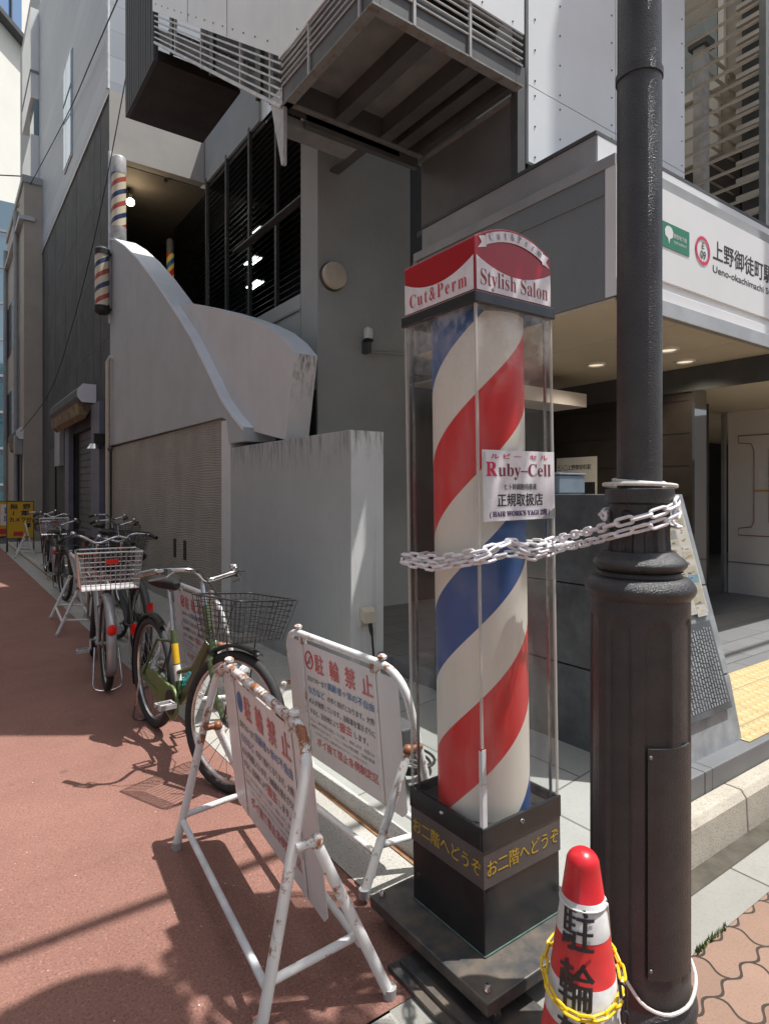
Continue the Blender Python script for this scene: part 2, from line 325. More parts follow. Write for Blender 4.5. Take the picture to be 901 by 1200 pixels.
def tactile():
    m, n, l, b = newmat('tactile_yellow'); v = coords(n, l, (1, 1, 0))
    vo = n.new('ShaderNodeTexVoronoi'); vo.inputs['Scale'].default_value = 17; vo.inputs['Randomness'].default_value = 0; l.new(v, vo.inputs['Vector'])
    base = ramp(n, l, noise(n, l, v, 9, 6, .7), [(.3, (.36, .26, .11)), (.7, (.46, .35, .17))])
    d = ramp_f(n, l, vo.outputs['Distance'], .36, .26); base = mixc(n, l, math_(n, l, 'MULTIPLY', d, .5), base, (.5, .43, .28))
    br = n.new('ShaderNodeTexBrick'); br.offset = 0; br.inputs['Scale'].default_value = 1; br.inputs['Brick Width'].default_value = .3; br.inputs['Row Height'].default_value = .3; br.inputs['Mortar Size'].default_value = .004; l.new(v, br.inputs['Vector'])
    base = mixc(n, l, math_(n, l, 'MULTIPLY', br.outputs['Fac'], .7), base, (.15, .12, .08)); l.new(base, b.inputs['Base Color']); b.inputs['Roughness'].default_value = .7
    bump(n, l, b, d, .8, .006); return m
M['tactile'] = tactile()
for k_, c_ in (('map_pale', (.64, .6, .48)), ('map_tan', (.6, .52, .37)), ('map_blue', (.3, .5, .58)), ('map_grey', (.4, .4, .37)), ('map_rose', (.58, .36, .3))): M[k_] = plain(k_, c_, None, 30, .5)

# ------------------------------------------------------------------ mesh helpers
class MB:
    def __init__(s, T=None): s.v = []; s.f = []; s.m = []; s.T = T or Matrix.Identity(4); s.mats = []
    def mi(s, m):
        m = M[m] if isinstance(m, str) else m
        if m not in s.mats: s.mats.append(m)
        return s.mats.index(m)
    def add(s, vs_, fs, m):
        o = len(s.v); k = s.mi(m)
        s.v += [s.T @ Vector(p) for p in vs_]; s.f += [[i + o for i in f] for f in fs]; s.m += [k] * len(fs)
    def box(s, x0, x1, y0, y1, z0, z1, m):
        s.add([(x, y, z) for z in (z0, z1) for y in (y0, y1) for x in (x0, x1)],
              [(0, 2, 3, 1), (4, 5, 7, 6), (0, 1, 5, 4), (2, 6, 7, 3), (0, 4, 6, 2), (1, 3, 7, 5)], m)
    def prism(s, pts, axis, a, b, m, mcap=None, side=None):
        """pts 2D polygon; axis 'x': pts=(y,z), 'y': pts=(x,z), 'z': pts=(x,y)"""
        P = {'x': lambda p, t: (t, p[0], p[1]), 'y': lambda p, t: (p[0], t, p[1]), 'z': lambda p, t: (p[0], p[1], t)}[axis]
        n = len(pts); V = [P(p, a) for p in pts] + [P(p, b) for p in pts]
        s.add(V, [tuple(range(n))[::-1], tuple(range(n, 2 * n))], mcap or m)
        for i in range(n):
            j = (i + 1) % n; s.add([V[i], V[j], V[n + j], V[n + i]], [(0, 1, 2, 3)], (side or {}).get(i, m))
    def sheet(s, pts, m): s.add(pts, [tuple(range(len(pts)))], m)
    def tube(s, pts, r, m, n=8, closed=False, caps=True):
        pts = [Vector(p) for p in pts]; N = len(pts); rr = r if isinstance(r, (list, tuple)) else [r] * N
        V = []; up = None
        for i, p in enumerate(pts):
            a = pts[(i - 1) % N] if (closed or i > 0) else p; c = pts[(i + 1) % N] if (closed or i < N - 1) else p
            t = (c - a).normalized()
            if up is None: up = Vector((0, 0, 1)) if abs(t.z) < .9 else Vector((1, 0, 0))
            u = (up - t * up.dot(t)); u = u.normalized() if u.length > 1e-6 else t.orthogonal().normalized()
            up = u; w_ = t.cross(u)
            V += [p + (u * math.cos(2 * PI * k / n) + w_ * math.sin(2 * PI * k / n)) * rr[i] for k in range(n)]
        F = []
        for i in range(N if closed else N - 1):
            j = (i + 1) % N
            F += [(i * n + k, i * n + (k + 1) % n, j * n + (k + 1) % n, j * n + k) for k in range(n)]
        if caps and not closed: F += [tuple(range(n))[::-1], tuple((N - 1) * n + k for k in range(n))]
        s.add(V, F, m)
    def lathe(s, prof, m, n=32, c=(0, 0, 0), axis='z', ms=None):
        V = []; F = []
        ax = {'z': lambda r, h, a: (c[0] + r * math.cos(a), c[1] + r * math.sin(a), c[2] + h),
              'y': lambda r, h, a: (c[0] + r * math.cos(a), c[1] + h, c[2] + r * math.sin(a)),
              'x': lambda r, h, a: (c[0] + h, c[1] + r * math.cos(a), c[2] + r * math.sin(a))}[axis]
        for r, h in prof: V += [ax(r, h, 2 * PI * k / n) for k in range(n)]
        for i in range(len(prof) - 1):
            s.add(V[i * n:(i + 2) * n], [(k, (k + 1) % n, n + (k + 1) % n, n + k) for k in range(n)], ms[i] if ms else m)
        if prof[0][0] > 1e-5: s.add(V[:n], [tuple(range(n))], ms[0] if ms else m)
        if prof[-1][0] > 1e-5: s.add(V[-n:], [tuple(range(n))], ms[-1] if ms else m)
    def ring(s, R_, r, m, c=(0, 0, 0), axis='z', n=32, k=8, sy=1):
        f = {'z': lambda a: (c[0] + R_ * math.cos(a), c[1] + R_ * sy * math.sin(a), c[2]), 'y': lambda a: (c[0] + R_ * math.cos(a), c[1], c[2] + R_ * math.sin(a)),
             'x': lambda a: (c[0], c[1] + R_ * math.cos(a), c[2] + R_ * math.sin(a))}[axis]
        s.tube([f(2 * PI * i / n) for i in range(n)], r, m, k, closed=True)
    def ball(s, c, r, m, n=12, sx=1, sy=1, sz=1):
        V = []; F = []
        for i in range(n // 2 + 1):
            t = PI * i / (n // 2)
            V += [(c[0] + r * sx * math.sin(t) * math.cos(2 * PI * k / n), c[1] + r * sy * math.sin(t) * math.sin(2 * PI * k / n), c[2] + r * sz * math.cos(t)) for k in range(n)]
        for i in range(n // 2): F += [(i * n + k, (i + 1) * n + k, (i + 1) * n + (k + 1) % n, i * n + (k + 1) % n) for k in range(n)]
        s.add(V, F, m)
    def text(s, body, o, u, v, size, m, align='CENTER', width=None, bold=0, lift=.0008, spacing=1.0, sx=1.0, thin=0):
        V, F = text_mesh(body, align, spacing, thin)
        if not V: return
        u = Vector(u).normalized(); v = Vector(v).normalized(); nrm = u.cross(v); o = Vector(o)
        xs = [p[0] for p in V]; k = size * sx
        if width: k = width / max(1e-6, max(xs) - min(xs))
        offs = [(0, 0)] + ([(bold * size, 0), (0, bold * size), (bold * size, bold * size)] if bold else [])
        for i, (dx, dy) in enumerate(offs):
            s.add([o + u * (p[0] * k + dx) + v * (p[1] * size + dy) + nrm * (lift + i * .0002) for p in V], F, m)
    def build(s, name, parent=None, smooth=False, bevel=0, auto=None):
        me = bpy.data.meshes.new(name); me.from_pydata([tuple(p) for p in s.v], [], s.f)
        for m in s.mats: me.materials.append(m)
        me.polygons.foreach_set('material_index', s.m)
        b = bmesh.new(); b.from_mesh(me); bmesh.ops.remove_doubles(b, verts=b.verts, dist=1e-5)
        bmesh.ops.recalc_face_normals(b, faces=b.faces) if bevel or smooth else None
        b.to_mesh(me); b.free()
        if smooth: 
            me.polygons.foreach_set('use_smooth', [True] * len(me.polygons)); me.set_sharp_from_angle(angle=R(38))
        o = bpy.data.objects.new(name, me); col.objects.link(o)
        if parent: o.parent = parent
        if bevel:
            bv = o.modifiers.new('bevel', 'BEVEL'); bv.width = bevel; bv.segments = 2; bv.limit_method = 'ANGLE'; bv.angle_limit = R(40)
        return o
_tc = {}
def text_mesh(body, align='CENTER', spacing=1.0, thin=0):
    key = (body, align, spacing, thin)
    if key in _tc: return _tc[key]
    c = bpy.data.curves.new('t', 'FONT'); c.body = body; c.size = 1; c.align_x = align; c.space_character = spacing; c.resolution_u = 3; c.offset = thin
    o = bpy.data.objects.new('t', c); col.objects.link(o)
    dg = bpy.context.evaluated_depsgraph_get(); dg.update(); e = o.evaluated_get(dg); me = e.to_mesh()
    V = [tuple(v.co) for v in me.vertices]; F = [tuple(p.vertices) for p in me.polygons]
    e.to_mesh_clear(); bpy.data.objects.remove(o); bpy.data.curves.remove(c)
    _tc[key] = (V, F); return V, F
def serif(t):
    r = ''
    for ch in t:
        if 'A' <= ch <= 'Z': r += chr(0x1D400 + ord(ch) - 65)
        elif 'a' <= ch <= 'z': r += chr(0x1D41A + ord(ch) - 97)
        elif '0' <= ch <= '9': r += chr(0x1D7CE + ord(ch) - 48)
        else: r += ch
    return r
def tag(o, label, cat, group=None):
    o['label'] = label; o['category'] = cat
    if group: o['group'] = group
    return o
def thing(name, label, cat, loc=(0, 0, 0), rz=0, group=None):
    o = bpy.data.objects.new(name, None); col.objects.link(o); o.empty_display_size = .1
    o.location = loc; o.rotation_euler = (0, 0, rz); return tag(o, label, cat, group)
def struct(o, kind='structure'): o['kind'] = kind; return o
def copy_tree(o, parent=None, skip=()):
    c = o.copy(); col.objects.link(c)
    if parent: c.parent = parent
    for ch in list(o.children):
        if ch.name.split('.')[0] in skip: continue
        copy_tree(ch, c, skip)
    return c
def bent(pts, r=.13, n=6):
    P = [Vector(p) for p in pts]; out = [P[0]]
    for i in range(1, len(P) - 1):
        a, p, c = P[i - 1], P[i], P[i + 1]; d1 = (a - p).normalized(); d2 = (c - p).normalized(); rr2 = min(r, (a - p).length * .45, (c - p).length * .45)
        s, e2 = p + d1 * rr2, p + d2 * rr2
        for k in range(n + 1): t = k / n; out.append((1 - t) ** 2 * s + 2 * t * (1 - t) * p + t * t * e2)
    return out + [P[-1]]
def arc(c, r, a0, a1, n, f): return [f(c[0] + r * math.cos(R(a0 + (a1 - a0) * i / n)), c[1] + r * math.sin(R(a0 + (a1 - a0) * i / n))) for i in range(n + 1)]

# ------------------------------------------------------------------ ground, road, kerbs
def flat(name, pts, m, z):
    b = MB(); b.sheet([(x, y, z) for x, y in pts], m); return struct(b.build(name))
rect = lambda x0, x1, y0, y1: [(x0, y0), (x1, y0), (x1, y1), (x0, y1)]
flat('ground', rect(-200, 200, -200, 200), 'asphalt', -.02)
flat('road', rect(-6, 1.25, 1.40, 60), 'red_asphalt', 0)
flat('brick_pavement', rect(-12, 16, -6, 1.012), 'brick', 0)
flat('gutter_slabs', rect(1.02, 16, 1.016, 1.42), 'slab_gutter', -.004)
flat('gutter_slabs', rect(-8, 1.02, 1.016, 1.396), 'gutter', -.004)
flat('wet_gutter', rect(1.9, 16, 1.165, 1.25), 'wet', 0)
flat('gutter', rect(1.254, 1.488, 1.424, 20.4), 'gutter', .0)
flat('drain_strip', rect(1.488, 1.514, 1.424, 20.4), 'rust_strip', .004)
b = MB(); b.prism([(1.514, -.01), (1.514, .04), (1.522, .055), (1.54, .062), (1.558, .055), (1.566, .045), (1.566, -.01)], 'y', 1.424, 20.4, 'kerb_white')
struct(b.build('alley_kerb', smooth=True))
b = MB()
b.sheet([(1.567, 1.3, .045), (2.66, 1.3, .165), (2.66, 3.37, .15), (1.567, 3.37, .045)], 'paving')
b.sheet([(1.567, 3.37, .045), (2.45, 3.37, .045), (2.45, 20.4, .045), (1.567, 20.4, .045)], 'gutter')
struct(b.build('sidewalk'))
b = MB()
xs = [1.62, 1.8, 2.0, 2.2, 2.8, 3.4, 4.0, 4.6, 5.2, 6, 7, 8, 10, 14]
for i in range(len(xs) - 1):
    x0, x1 = xs[i] + .003, xs[i + 1] - .003
    zt = lambda x: min(.17, .055 + max(0, x - 1.62) * .2)
    yo = lambda x: 1.243 + max(0, 2.2 - x) ** 2 * .25
    P = lambda x: [(x, yo(x), -.01), (x, yo(x) + .008, zt(x) - .03), (x, yo(x) + .03, zt(x)), (x, yo(x) + .1, zt(x)), (x, yo(x) + .1, -.01)]
    a, c = P(x0), P(x1); b.add(a + c, [(0, 5, 6, 1), (1, 6, 7, 2), (2, 7, 8, 3), (3, 8, 9, 4), (4, 3, 2, 1, 0), (5, 6, 7, 8, 9)], 'kerb')
struct(b.build('kerb', bevel=.006))
b = MB(); b.box(2.64, 14, 1.345, 9, 0, .26, 'station_floor'); b.box(2.5, 2.637, 1.345, 1.5, 0, .26, 'station_floor'); b.box(2.42, 2.635, 3.375, 9, 0, .155, 'paving'); struct(b.build('station_floor_slab', bevel=.005))
flat('tactile_strip', rect(3.12, 14, 1.38, 1.98), 'tactile', .264)
b = MB(); rm = random.Random(5)
for k in range(140):
    x = 1.93 + rm.random() ** 1.5 * .2; y = 1.012 + rm.uniform(-.007, .007); h = rm.uniform(.006, .02); a = rm.uniform(0, PI); dx, dy = .003 * math.cos(a), .003 * math.sin(a); tx_ = rm.uniform(-.008, .008)
    b.sheet([(x - dx, y - dy, 0), (x + dx, y + dy, 0), (x + tx_, y + tx_ * .5, h)], 'moss')
struct(b.build('grass_tuft'), 'stuff')

def local(root): return MB(Matrix.Translation(-Vector(root.location)))

# ------------------------------------------------------------------ outdoor staircase with landings
st = thing('outdoor_staircase', 'grey outdoor staircase with curved parapets, steel landing and white riveted cladding above the alley', 'staircase', (2.4, 6, 0))
b = local(st)
top = [(5.72, 2.09), (6.0, 2.25), (6.3, 2.45), (6.8, 2.9), (7.25, 3.29), (7.75, 3.66), (8.23, 4.0), (8.9, 4.46), (9.7, 4.97), (10.5, 5.42), (11.2, 5.76), (11.6, 5.9)]
pf = [(11.6, 2.27), (6.3, 2.24), (6.16, 2.2), (6.1, 1.95), (5.68, 1.95)] + top
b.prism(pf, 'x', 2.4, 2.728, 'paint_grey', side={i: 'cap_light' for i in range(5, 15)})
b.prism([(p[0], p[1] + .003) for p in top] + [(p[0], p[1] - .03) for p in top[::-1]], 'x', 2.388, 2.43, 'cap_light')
b.build('curved_parapet', st)
b = local(st)
tb = [(4.85, 2.67), (5.04, 2.82), (5.3, 2.97), (5.62, 3.11), (6.04, 3.27), (6.55, 3.45), (7.1, 3.63), (7.7, 3.82), (8.3, 3.93), (9.2, 4.0)]
b.prism([(9.2, 2.3), (7.0, 2.3), (5.02, 1.92)] + tb, 'x', 2.505, 2.735, 'paint_bounce_lit', side={**{i: 'cap_light' for i in range(3, 12)}, 2: 'parapet_end_lit'})
b.build('inner_parapet', st)
b = local(st); b.box(2.43, 2.72, 6.32, 11.6, 0, 2.235, 'combed')
for y in (7.55, 7.95): b.box(2.424, 2.44, y, y + .1, .62, .86, 'black')
b.build('textured_wall', st)
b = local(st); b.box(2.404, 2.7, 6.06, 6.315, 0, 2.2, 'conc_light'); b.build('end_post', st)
b = local(st); b.box(2.962, 4.1, 5.25, 5.6, 0, 6.2, 'wall_grey'); b.build('column_wall', st, bevel=.006)
b = local(st); b.box(2.96, 3.12, 5.603, 12, 0, 3.47, 'wall_grey'); b.box(2.95, 2.956, 5.27, 5.42, 1.9, 2.45, 'black'); b.box(2.945, 2.958, 5.62, 12, 3.3, 3.32, 'steel_grey')
b.build('low_wall', st)
# landing one
LX0, LX1, LY0, LY1, LZ = 2.11, 3.42, 3.07, 4.28, 4.39
b = local(st)
b.box(LX0 + .02, LX1, LY0 + .02, LY1 - .01, LZ + .19, LZ + .23, 'steel_grey')
for (x0, x1, y0, y1) in ((LX0, LX0 + .055, LY0, LY1), (LX1 - .055, LX1, LY0, LY1), (LX0 + .058, LX1 - .058, LY0, LY0 + .055), (LX0 + .058, LX1 - .058, LY1 - .07, LY1)): b.box(x0, x1, y0, y1, LZ + .01, LZ + .188, 'steel_dark')
for x in (LX0 + .45, LX0 + .88, LX0 + 1.06): b.box(x, x + .05, LY0 + .058, LY1 - .073, LZ + .02, LZ + .187, 'steel_dark'); b.box(x - .03, x + .08, LY0 + .059, LY1 - .074, LZ + .008, LZ + .019, 'steel_dark')
b.box(LX0 - .013, LX0 + .06, LY0 - .015, LY1, LZ - .004, LZ + .009, 'steel_rust'); b.box(LX0 + .062, LX1, LY0 - .015, LY0 + .06, LZ - .004, LZ + .009, 'steel_rust')
b.box(LX0, LX1, LY1 - .08, LY1 + .02, LZ - .004, LZ + .0085, 'steel_rust')
b.build('landing_frame', st)
b = local(st)
for k in range(5):
    z = LZ + .15 + k * .05; b.tube([(LX0 - .005, LY1, z), (LX0 - .005, LY0 - .008, z), (LX1, LY0 - .008, z)], .008, 'rail', 6)
for p in ((LX0 - .005, 3.85), (LX0 - .005, 3.2), (2.42, LY0 - .008), (2.9, LY0 - .008)): b.box(p[0] - .01, p[0] + .01, p[1] - .01, p[1] + .01, LZ, LZ + .5, 'rail')
b.box(LX0 + .2, LX1, LY0 + .3, LY0 + .32, LZ + .23, LZ + .5, 'steel_grey'); b.box(LX0 + .25, LX0 + .27, LY0 + .33, LY1, LZ + .23, LZ + .5, 'steel_dark')
b.build('landing_railing', st)
b = local(st)
b.box(LX0 - .02, LX0 - .008, LY0 - .012, LY1 + .028, LZ + .37, 8.6, 'white_panel'); b.box(LX0 - .006, LX1, LY0 - .025, LY0 - .012, LZ + .37, 8.6, 'white_panel')
for y in (3.3, 3.65, 4.0):
    for z in (LZ + .41, LZ + .7): b.ball((LX0 - .021, y, z), .007, 'rivet', 6)
for x in (2.3, 2.65, 3.0, 3.3): b.ball((x, LY0 - .026, LZ + .41), .007, 'rivet', 6)
b.build('landing_cladding', st)
# flight between landings
FY0, FY1 = 4.3, 7.75
sl_ = .735; zl = lambda y: 4.375 + (y - 4.3) * sl_
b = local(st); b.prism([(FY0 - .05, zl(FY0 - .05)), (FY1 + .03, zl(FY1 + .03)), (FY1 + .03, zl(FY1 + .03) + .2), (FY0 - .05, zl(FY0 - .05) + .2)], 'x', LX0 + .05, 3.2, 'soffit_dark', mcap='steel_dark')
for k in range(15): y = 4.5 + k * .21; b.box(LX0 + .08, 3.17, y, y + .22, zl(y) + .16, zl(y) + .26, 'steel_dark')
b.box(3.1, 3.2, FY0, FY1, 4.6, 4.62, 'steel_dark')
b.build('stair_flight', st)
b = local(st)
for k in range(6):
    o = .02 + k * .066; b.tube([(LX0, FY0, zl(FY0) + o), (LX0, FY1, zl(FY1) + o)], .009 if k else .017, 'rail_white', 6)
for y in (4.5, 5.1, 6.1, 6.95): b.box(LX0 - .005, LX0 + .02, y - .013, y + .013, zl(y), zl(y) + .6, 'rail')
for y in (4.8, 5.9, 7.2): b.box(LX0 + .03, LX0 + .07, y - .05, y + .05, zl(y), zl(y) + .5, 'black')
b.build('stair_railing', st)
b = local(st)
b.prism([(FY0, zl(FY0) + .26), (FY1, zl(FY1) + .26), (FY1, 8.5), (FY0, 8.5)], 'x', LX0 + .6, LX0 + .62, 'steel_grey')
b.prism([(FY0 + .01, zl(FY0) + .41), (FY1 + .02, zl(FY1) + .41), (FY1 + .02, zl(FY1) + 2.2), (FY0 + .01, zl(FY0) + 2.4)], 'x', LX0 - .02, LX0 - .004, 'white_panel')
for k in range(14):
    y = 4.5 + k * .24
    for o in (.49, .83): b.ball((LX0 - .021, y, zl(y) + o), .008, 'rivet', 6)
for y in (5.35, 6.45): b.prism([(y, zl(y) + .415), (y + .007, zl(y) + .415), (y + .007, zl(y) + 2), (y, zl(y) + 2)], 'x', LX0 - .023, LX0 - .0205, 'steel_grey')
b.build('stair_cladding', st)
b = local(st); b.prism([(4.27, 3.95), (4.3, 3.95), (4.5, 4.55), (4.26, 4.55)], 'x', LX0, LX0 + .03, 'rail'); b.build('bracket_fin', st)
b = local(st); b.box(LX0, LX0 + .05, 7.78, 9.23, 6.75, 9, 'parapet_old')
for k in range(12): b.box(LX0 - .005, LX0 + .002, 7.8 + k * .118, 7.804 + k * .118, 6.77, 9, 'black')
b.build('landing_parapet', st)
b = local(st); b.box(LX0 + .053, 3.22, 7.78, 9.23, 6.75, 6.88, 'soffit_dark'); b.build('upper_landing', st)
b = local(st); b.box(4.08, 4.22, 9.1, 11.58, 7.33, 8.3, 'wall_grey'); b.build('edge_beam', st)
b = local(st); b.box(2.15, 2.8, 4.31, 4.5, 4.3, 4.36, 'steel_grey'); b.box(2.3, 3.4, 4.25, 4.3, 4.3, 4.384, 'steel_dark')
b.build('steel_bracket', st)
# louvre
b = local(st)
for k in range(41):
    z = 3.3 + k * .1; b.prism([(4.1, z), (4.115, z), (4.2, z + .07), (4.185, z + .07)], 'y', 5.62, 11.55, 'steel_dark')
for y in (5.65, 6.6, 7.55, 8.5, 9.5, 10.5, 11.5): b.box(4.07, 4.13, y - .03, y + .03, 3.0, 7.4, 'steel_dark')
b.build('louvre_screen', st)
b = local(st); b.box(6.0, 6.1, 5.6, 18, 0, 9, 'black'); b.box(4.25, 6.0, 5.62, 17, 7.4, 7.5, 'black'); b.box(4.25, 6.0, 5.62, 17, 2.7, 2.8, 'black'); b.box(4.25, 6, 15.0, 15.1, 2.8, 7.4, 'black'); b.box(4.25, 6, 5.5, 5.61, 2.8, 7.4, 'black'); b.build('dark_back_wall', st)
for i, (y, z) in enumerate(((11.0, 6.42), (11.2, 5.92), (11.1, 5.44))):
    t = thing('ceiling_light', ('topmost', 'middle', 'lowest')[i] + ' of the three white lights glimpsed behind the dark louvre screen', 'light', (4.9, y, z), group='lights behind the louvre screen')
    b = local(t); b.box(4.8, 5.0, y - .3, y + .3, z + .01, z + .04, 'steel_dark'); b.build('housing', t)
    b = local(t); 
    for k in range(3): b.box(4.82 + k * .06, 4.84 + k * .06, y - .25, y + .25, z - .01, z + .008, 'tube_light')
    b.build('tube', t)

# ------------------------------------------------------------------ alley building (slate below, siding above)
ab = thing('alley_building', 'tall alley building with dark slate lower wall and pale grey siding above', 'building', (2.4, 12, 0))
b = local(ab)
b.box(2.4, 2.62, 11.604, 14.3, 3.55, 8.44, 'slate'); b.box(2.4, 2.62, 14.304, 20.5, 3.55, 8.44, 'slate')
b.box(2.4, 2.62, 11.604, 12.5, 0, 3.546, 'slate'); b.box(2.4, 2.62, 15.4, 20.5, 0, 3.546, 'slate'); b.box(2.4, 2.62, 12.5, 15.4, 2.75, 3.546, 'slate')
for y in (12.4, 13.0, 14.9, 16.4, 18, 19.4): b.box(2.395, 2.401, y, y + .015, 3.6, 8.43, 'steel_dark')
for z in (4.2, 5.6, 7.0): b.box(2.396, 2.402, 11.62, 20.48, z, z + .012, 'steel_dark')
b.box(2.385, 2.64, 11.59, 11.603, 7.35, 8.5, 'lintel')
b.build('slate_wall', ab)
b = local(ab); b.box(2.385, 8, 11.597, 21.2, 8.45, 16, 'siding'); b.box(2.37, 2.4, 11.6, 21.2, 8.42, 8.449, 'alu'); b.build('siding_wall', ab)
b = local(ab); b.box(2.36, 2.4, 15.3, 16.35, 9.0, 11.4, 'alu'); b.build('window', ab); wdw = ab.children[-1]
b = local(ab); b.box(2.345, 2.358, 15.34, 15.95, 9.05, 11.36, 'glass_sky'); b.box(2.345, 2.358, 15.98, 16.31, 9.05, 11.36, 'glass_sky'); b.box(2.335, 2.344, 15.3, 16.35, 10.55, 10.59, 'steel_grey')
o = b.build('pane', ab); o.parent = [c for c in ab.children if c.name.startswith('window')][0]
b = local(ab); b.box(2.64, 4.078, 11.6, 11.8, 7.36, 8.44, 'lintel'); b.build('lintel', ab)
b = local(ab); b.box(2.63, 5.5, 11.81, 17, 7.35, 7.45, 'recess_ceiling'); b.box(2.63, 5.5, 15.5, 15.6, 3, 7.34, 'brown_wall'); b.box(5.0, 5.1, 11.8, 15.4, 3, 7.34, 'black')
b.box(3.4, 3.46, 11.85, 11.9, 7.30, 7.349, 'steel_dark')
for k in range(26): z = 5.2 + k * .085; b.prism([(4.22, z), (4.24, z), (4.3, z + .05), (4.28, z + .05)], 'y', 11.9, 14, 'steel_dark')
b.build('entrance_recess', ab)
b = local(ab); b.box(2.5, 2.56, 12.95, 15.2, 0, 2.74, 'shutter')
for k in range(18): b.box(2.492, 2.502, 12.95, 15.2, .1 + k * .145, .115 + k * .145, 'black')
b.build('roller_shutter', ab)
for y0, y1 in ((12.0, 12.75), (15.3, 15.8)): b = local(ab); b.box(2.3, 2.399, y0, y1, 0, 3.1, 'pillar_blue'); b.build('door_pillar', ab)
b = local(ab); b.box(2.3, 2.398, 16.6, 17.4, 2.1, 3.3, 'wall_grey'); b.build('sign_panel', ab)
b = local(ab); b.box(2.36, 2.399, 17.8, 18.8, 0, 2.6, 'black'); b.build('door', ab)
def awn(label, x0, x1, y0, y1, z0, z1, ang):
    t = thing('awning', label, 'awning', (x1, y0, z0))
    b = local(t); prof = [(x1, z0), (x0 + .08, z0), (x0, z0 + .1), (x0, z1 - .12), (x0 + .1, z1), (x1, z1)]
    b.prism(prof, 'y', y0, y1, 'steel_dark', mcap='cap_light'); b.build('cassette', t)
    b = local(t); b.prism([(x0 + .02, z0 - .004), (x0 + .05, z0 - .22), (x0 + .14, z0 - .3), (x1 - .02, z0 - .004)], 'y', y0 + .06, y1 - .1, 'awning'); b.build('rolled_cloth', t)
awn('rolled up brown awning on the slate wall above the shuttered doorway', 2.06, 2.394, 12.75, 16.4, 3.15, 3.5, 0)
awn('small far awning with yellowish cloth beyond the slate wall', 1.75, 2.1, 20.7, 23.4, 3.0, 3.35, 0)

# neighbours further down the alley
fb = thing('concrete_building', 'tan concrete building with grey downpipes beyond the slate wall', 'building', (2, 21, 0))
b = local(fb); b.box(1.93, 2.4, 20.52, 26, 0, 10.4, 'bldg_tan'); b.box(2.4, 9, 21.25, 26, 0, 10.4, 'bldg_tan'); b.box(1.8, 2.2, 20.45, 26, 9.3, 9.42, 'alu'); b.box(1.88, 2.41, 20.48, 26, 10.4, 10.6, 'bldg_beige'); b.build('wall', fb)
for y, z in ((22.6, 6.2), (22.6, 3.2), (24.4, 6.2), (24.4, 3.2)):
    b = local(fb); b.box(1.91, 1.935, y, y + 1.3, z, z + 1.7, 'glass_dark'); b.build('window', fb)
b = local(fb); b.box(1.91, 1.935, 21, 22, 0, 2.6, 'black'); b.build('door', fb)
for y in (21.8, 25.6):
    b = local(fb); b.tube([(1.84, y, 0), (1.84, y, 10)], .07, 'pipe_grey', 10); b.build('downpipe', fb, smooth=True)
bb = thing('balcony_block', 'pale block with stacked white balconies beside the grey siding', 'building', (2.4, 21, 0))
b = local(bb); b.box(2.42, 8, 21.25, 27, 10.65, 18, 'bldg_beige'); b.build('wall', bb)
for z0, z1 in ((6.4, 8.3), (9.9, 12.2), (13.3, 16)):
    b = local(bb); b.box(2.17, 2.6, 21.22, 23.6, z0, z1, 'fascia_white'); b.box(2.15, 2.5, 21.2, 23.62, z0 + .75, z0 + .83, 'steel_grey'); b.build('balcony', bb)
b = local(bb); b.box(2.25, 2.41, 21.22, 22.2, 12.2, 13.2, 'glass_teal'); b.build('window', bb)
tb_ = thing('glass_building', 'teal glass office building at the far end of the alley', 'building', (-25, 60, 0))
b = local(tb_); b.box(-60, 5, 60, 70, 0, 25.6, 'glass_teal'); b.build('glass_wall', tb_)
b = local(tb_)
for k in range(8): b.box(-60, 5.05, 59.9, 59.99, 3 * k + 2, 3 * k + 2.2, 'pipe_grey')
for k in range(26): b.box(-60 + k * 2.6, -59.9 + k * 2.6, 59.92, 59.98, 0, 25.5, 'pipe_grey')
b.build('mullion_grid', tb_)
cb = thing('cream_building', 'tall cream building with a blue glazed corner above the alley', 'building', (-30, 78, 0))
b = local(cb); b.prism([(-50, 40), (18, 98), (18, 140), (-90, 140)], 'z', 0, 130, 'bldg_cream'); b.build('wall', cb)
cw = lambda t, z, o=0: (-50 + 68 * t + o * .65, 40 + 58 * t - o * .76, z)
def cquad(b, t0, t1, z0, z1, o, m, dz=0):
    V = [cw(t, z + (dz if t == t1 else 0), q) for q in (0, o) for z in (z0, z1) for t in (t0, t1)]
    b.add(V, [(0, 1, 3, 2), (4, 6, 7, 5), (0, 4, 5, 1), (2, 3, 7, 6), (0, 2, 6, 4), (1, 5, 7, 3)], m)
b = local(cb); cquad(b, 0.5, 0.85, 58.5, 128, .5, 'glass_blue'); b.build('window', cb)
b = local(cb); cquad(b, .5, .875, 58 + 7, 58.6 + 7, 1.2, 'steel_dark', -8); cquad(b, .83, .832, 58.5, 128, .7, 'steel_dark'); b.build('sill', cb)
ob = thing('opposite_building', 'plain dark building on the opposite side of the alley', 'building', (-5, 10, 0))
b = local(ob); b.box(-12, -3.6, 2.5, 40, 0, 8.5, 'bldg_dark'); b.build('wall', ob)
sb = thing('street_building', 'pale building across the street', 'building', (0, -12, 0))
b = local(sb); b.box(-25, 25, -30, -15, 0, 8, 'bldg_cream'); b.build('wall', sb)
for k in range(12):
    for z in (1.2, 4.8):
        b = local(sb); b.box(-23 + k * 4, -21 + k * 4, -14.99, -14.9, z, z + 1.8, 'glass_dark'); b.build('window', sb)

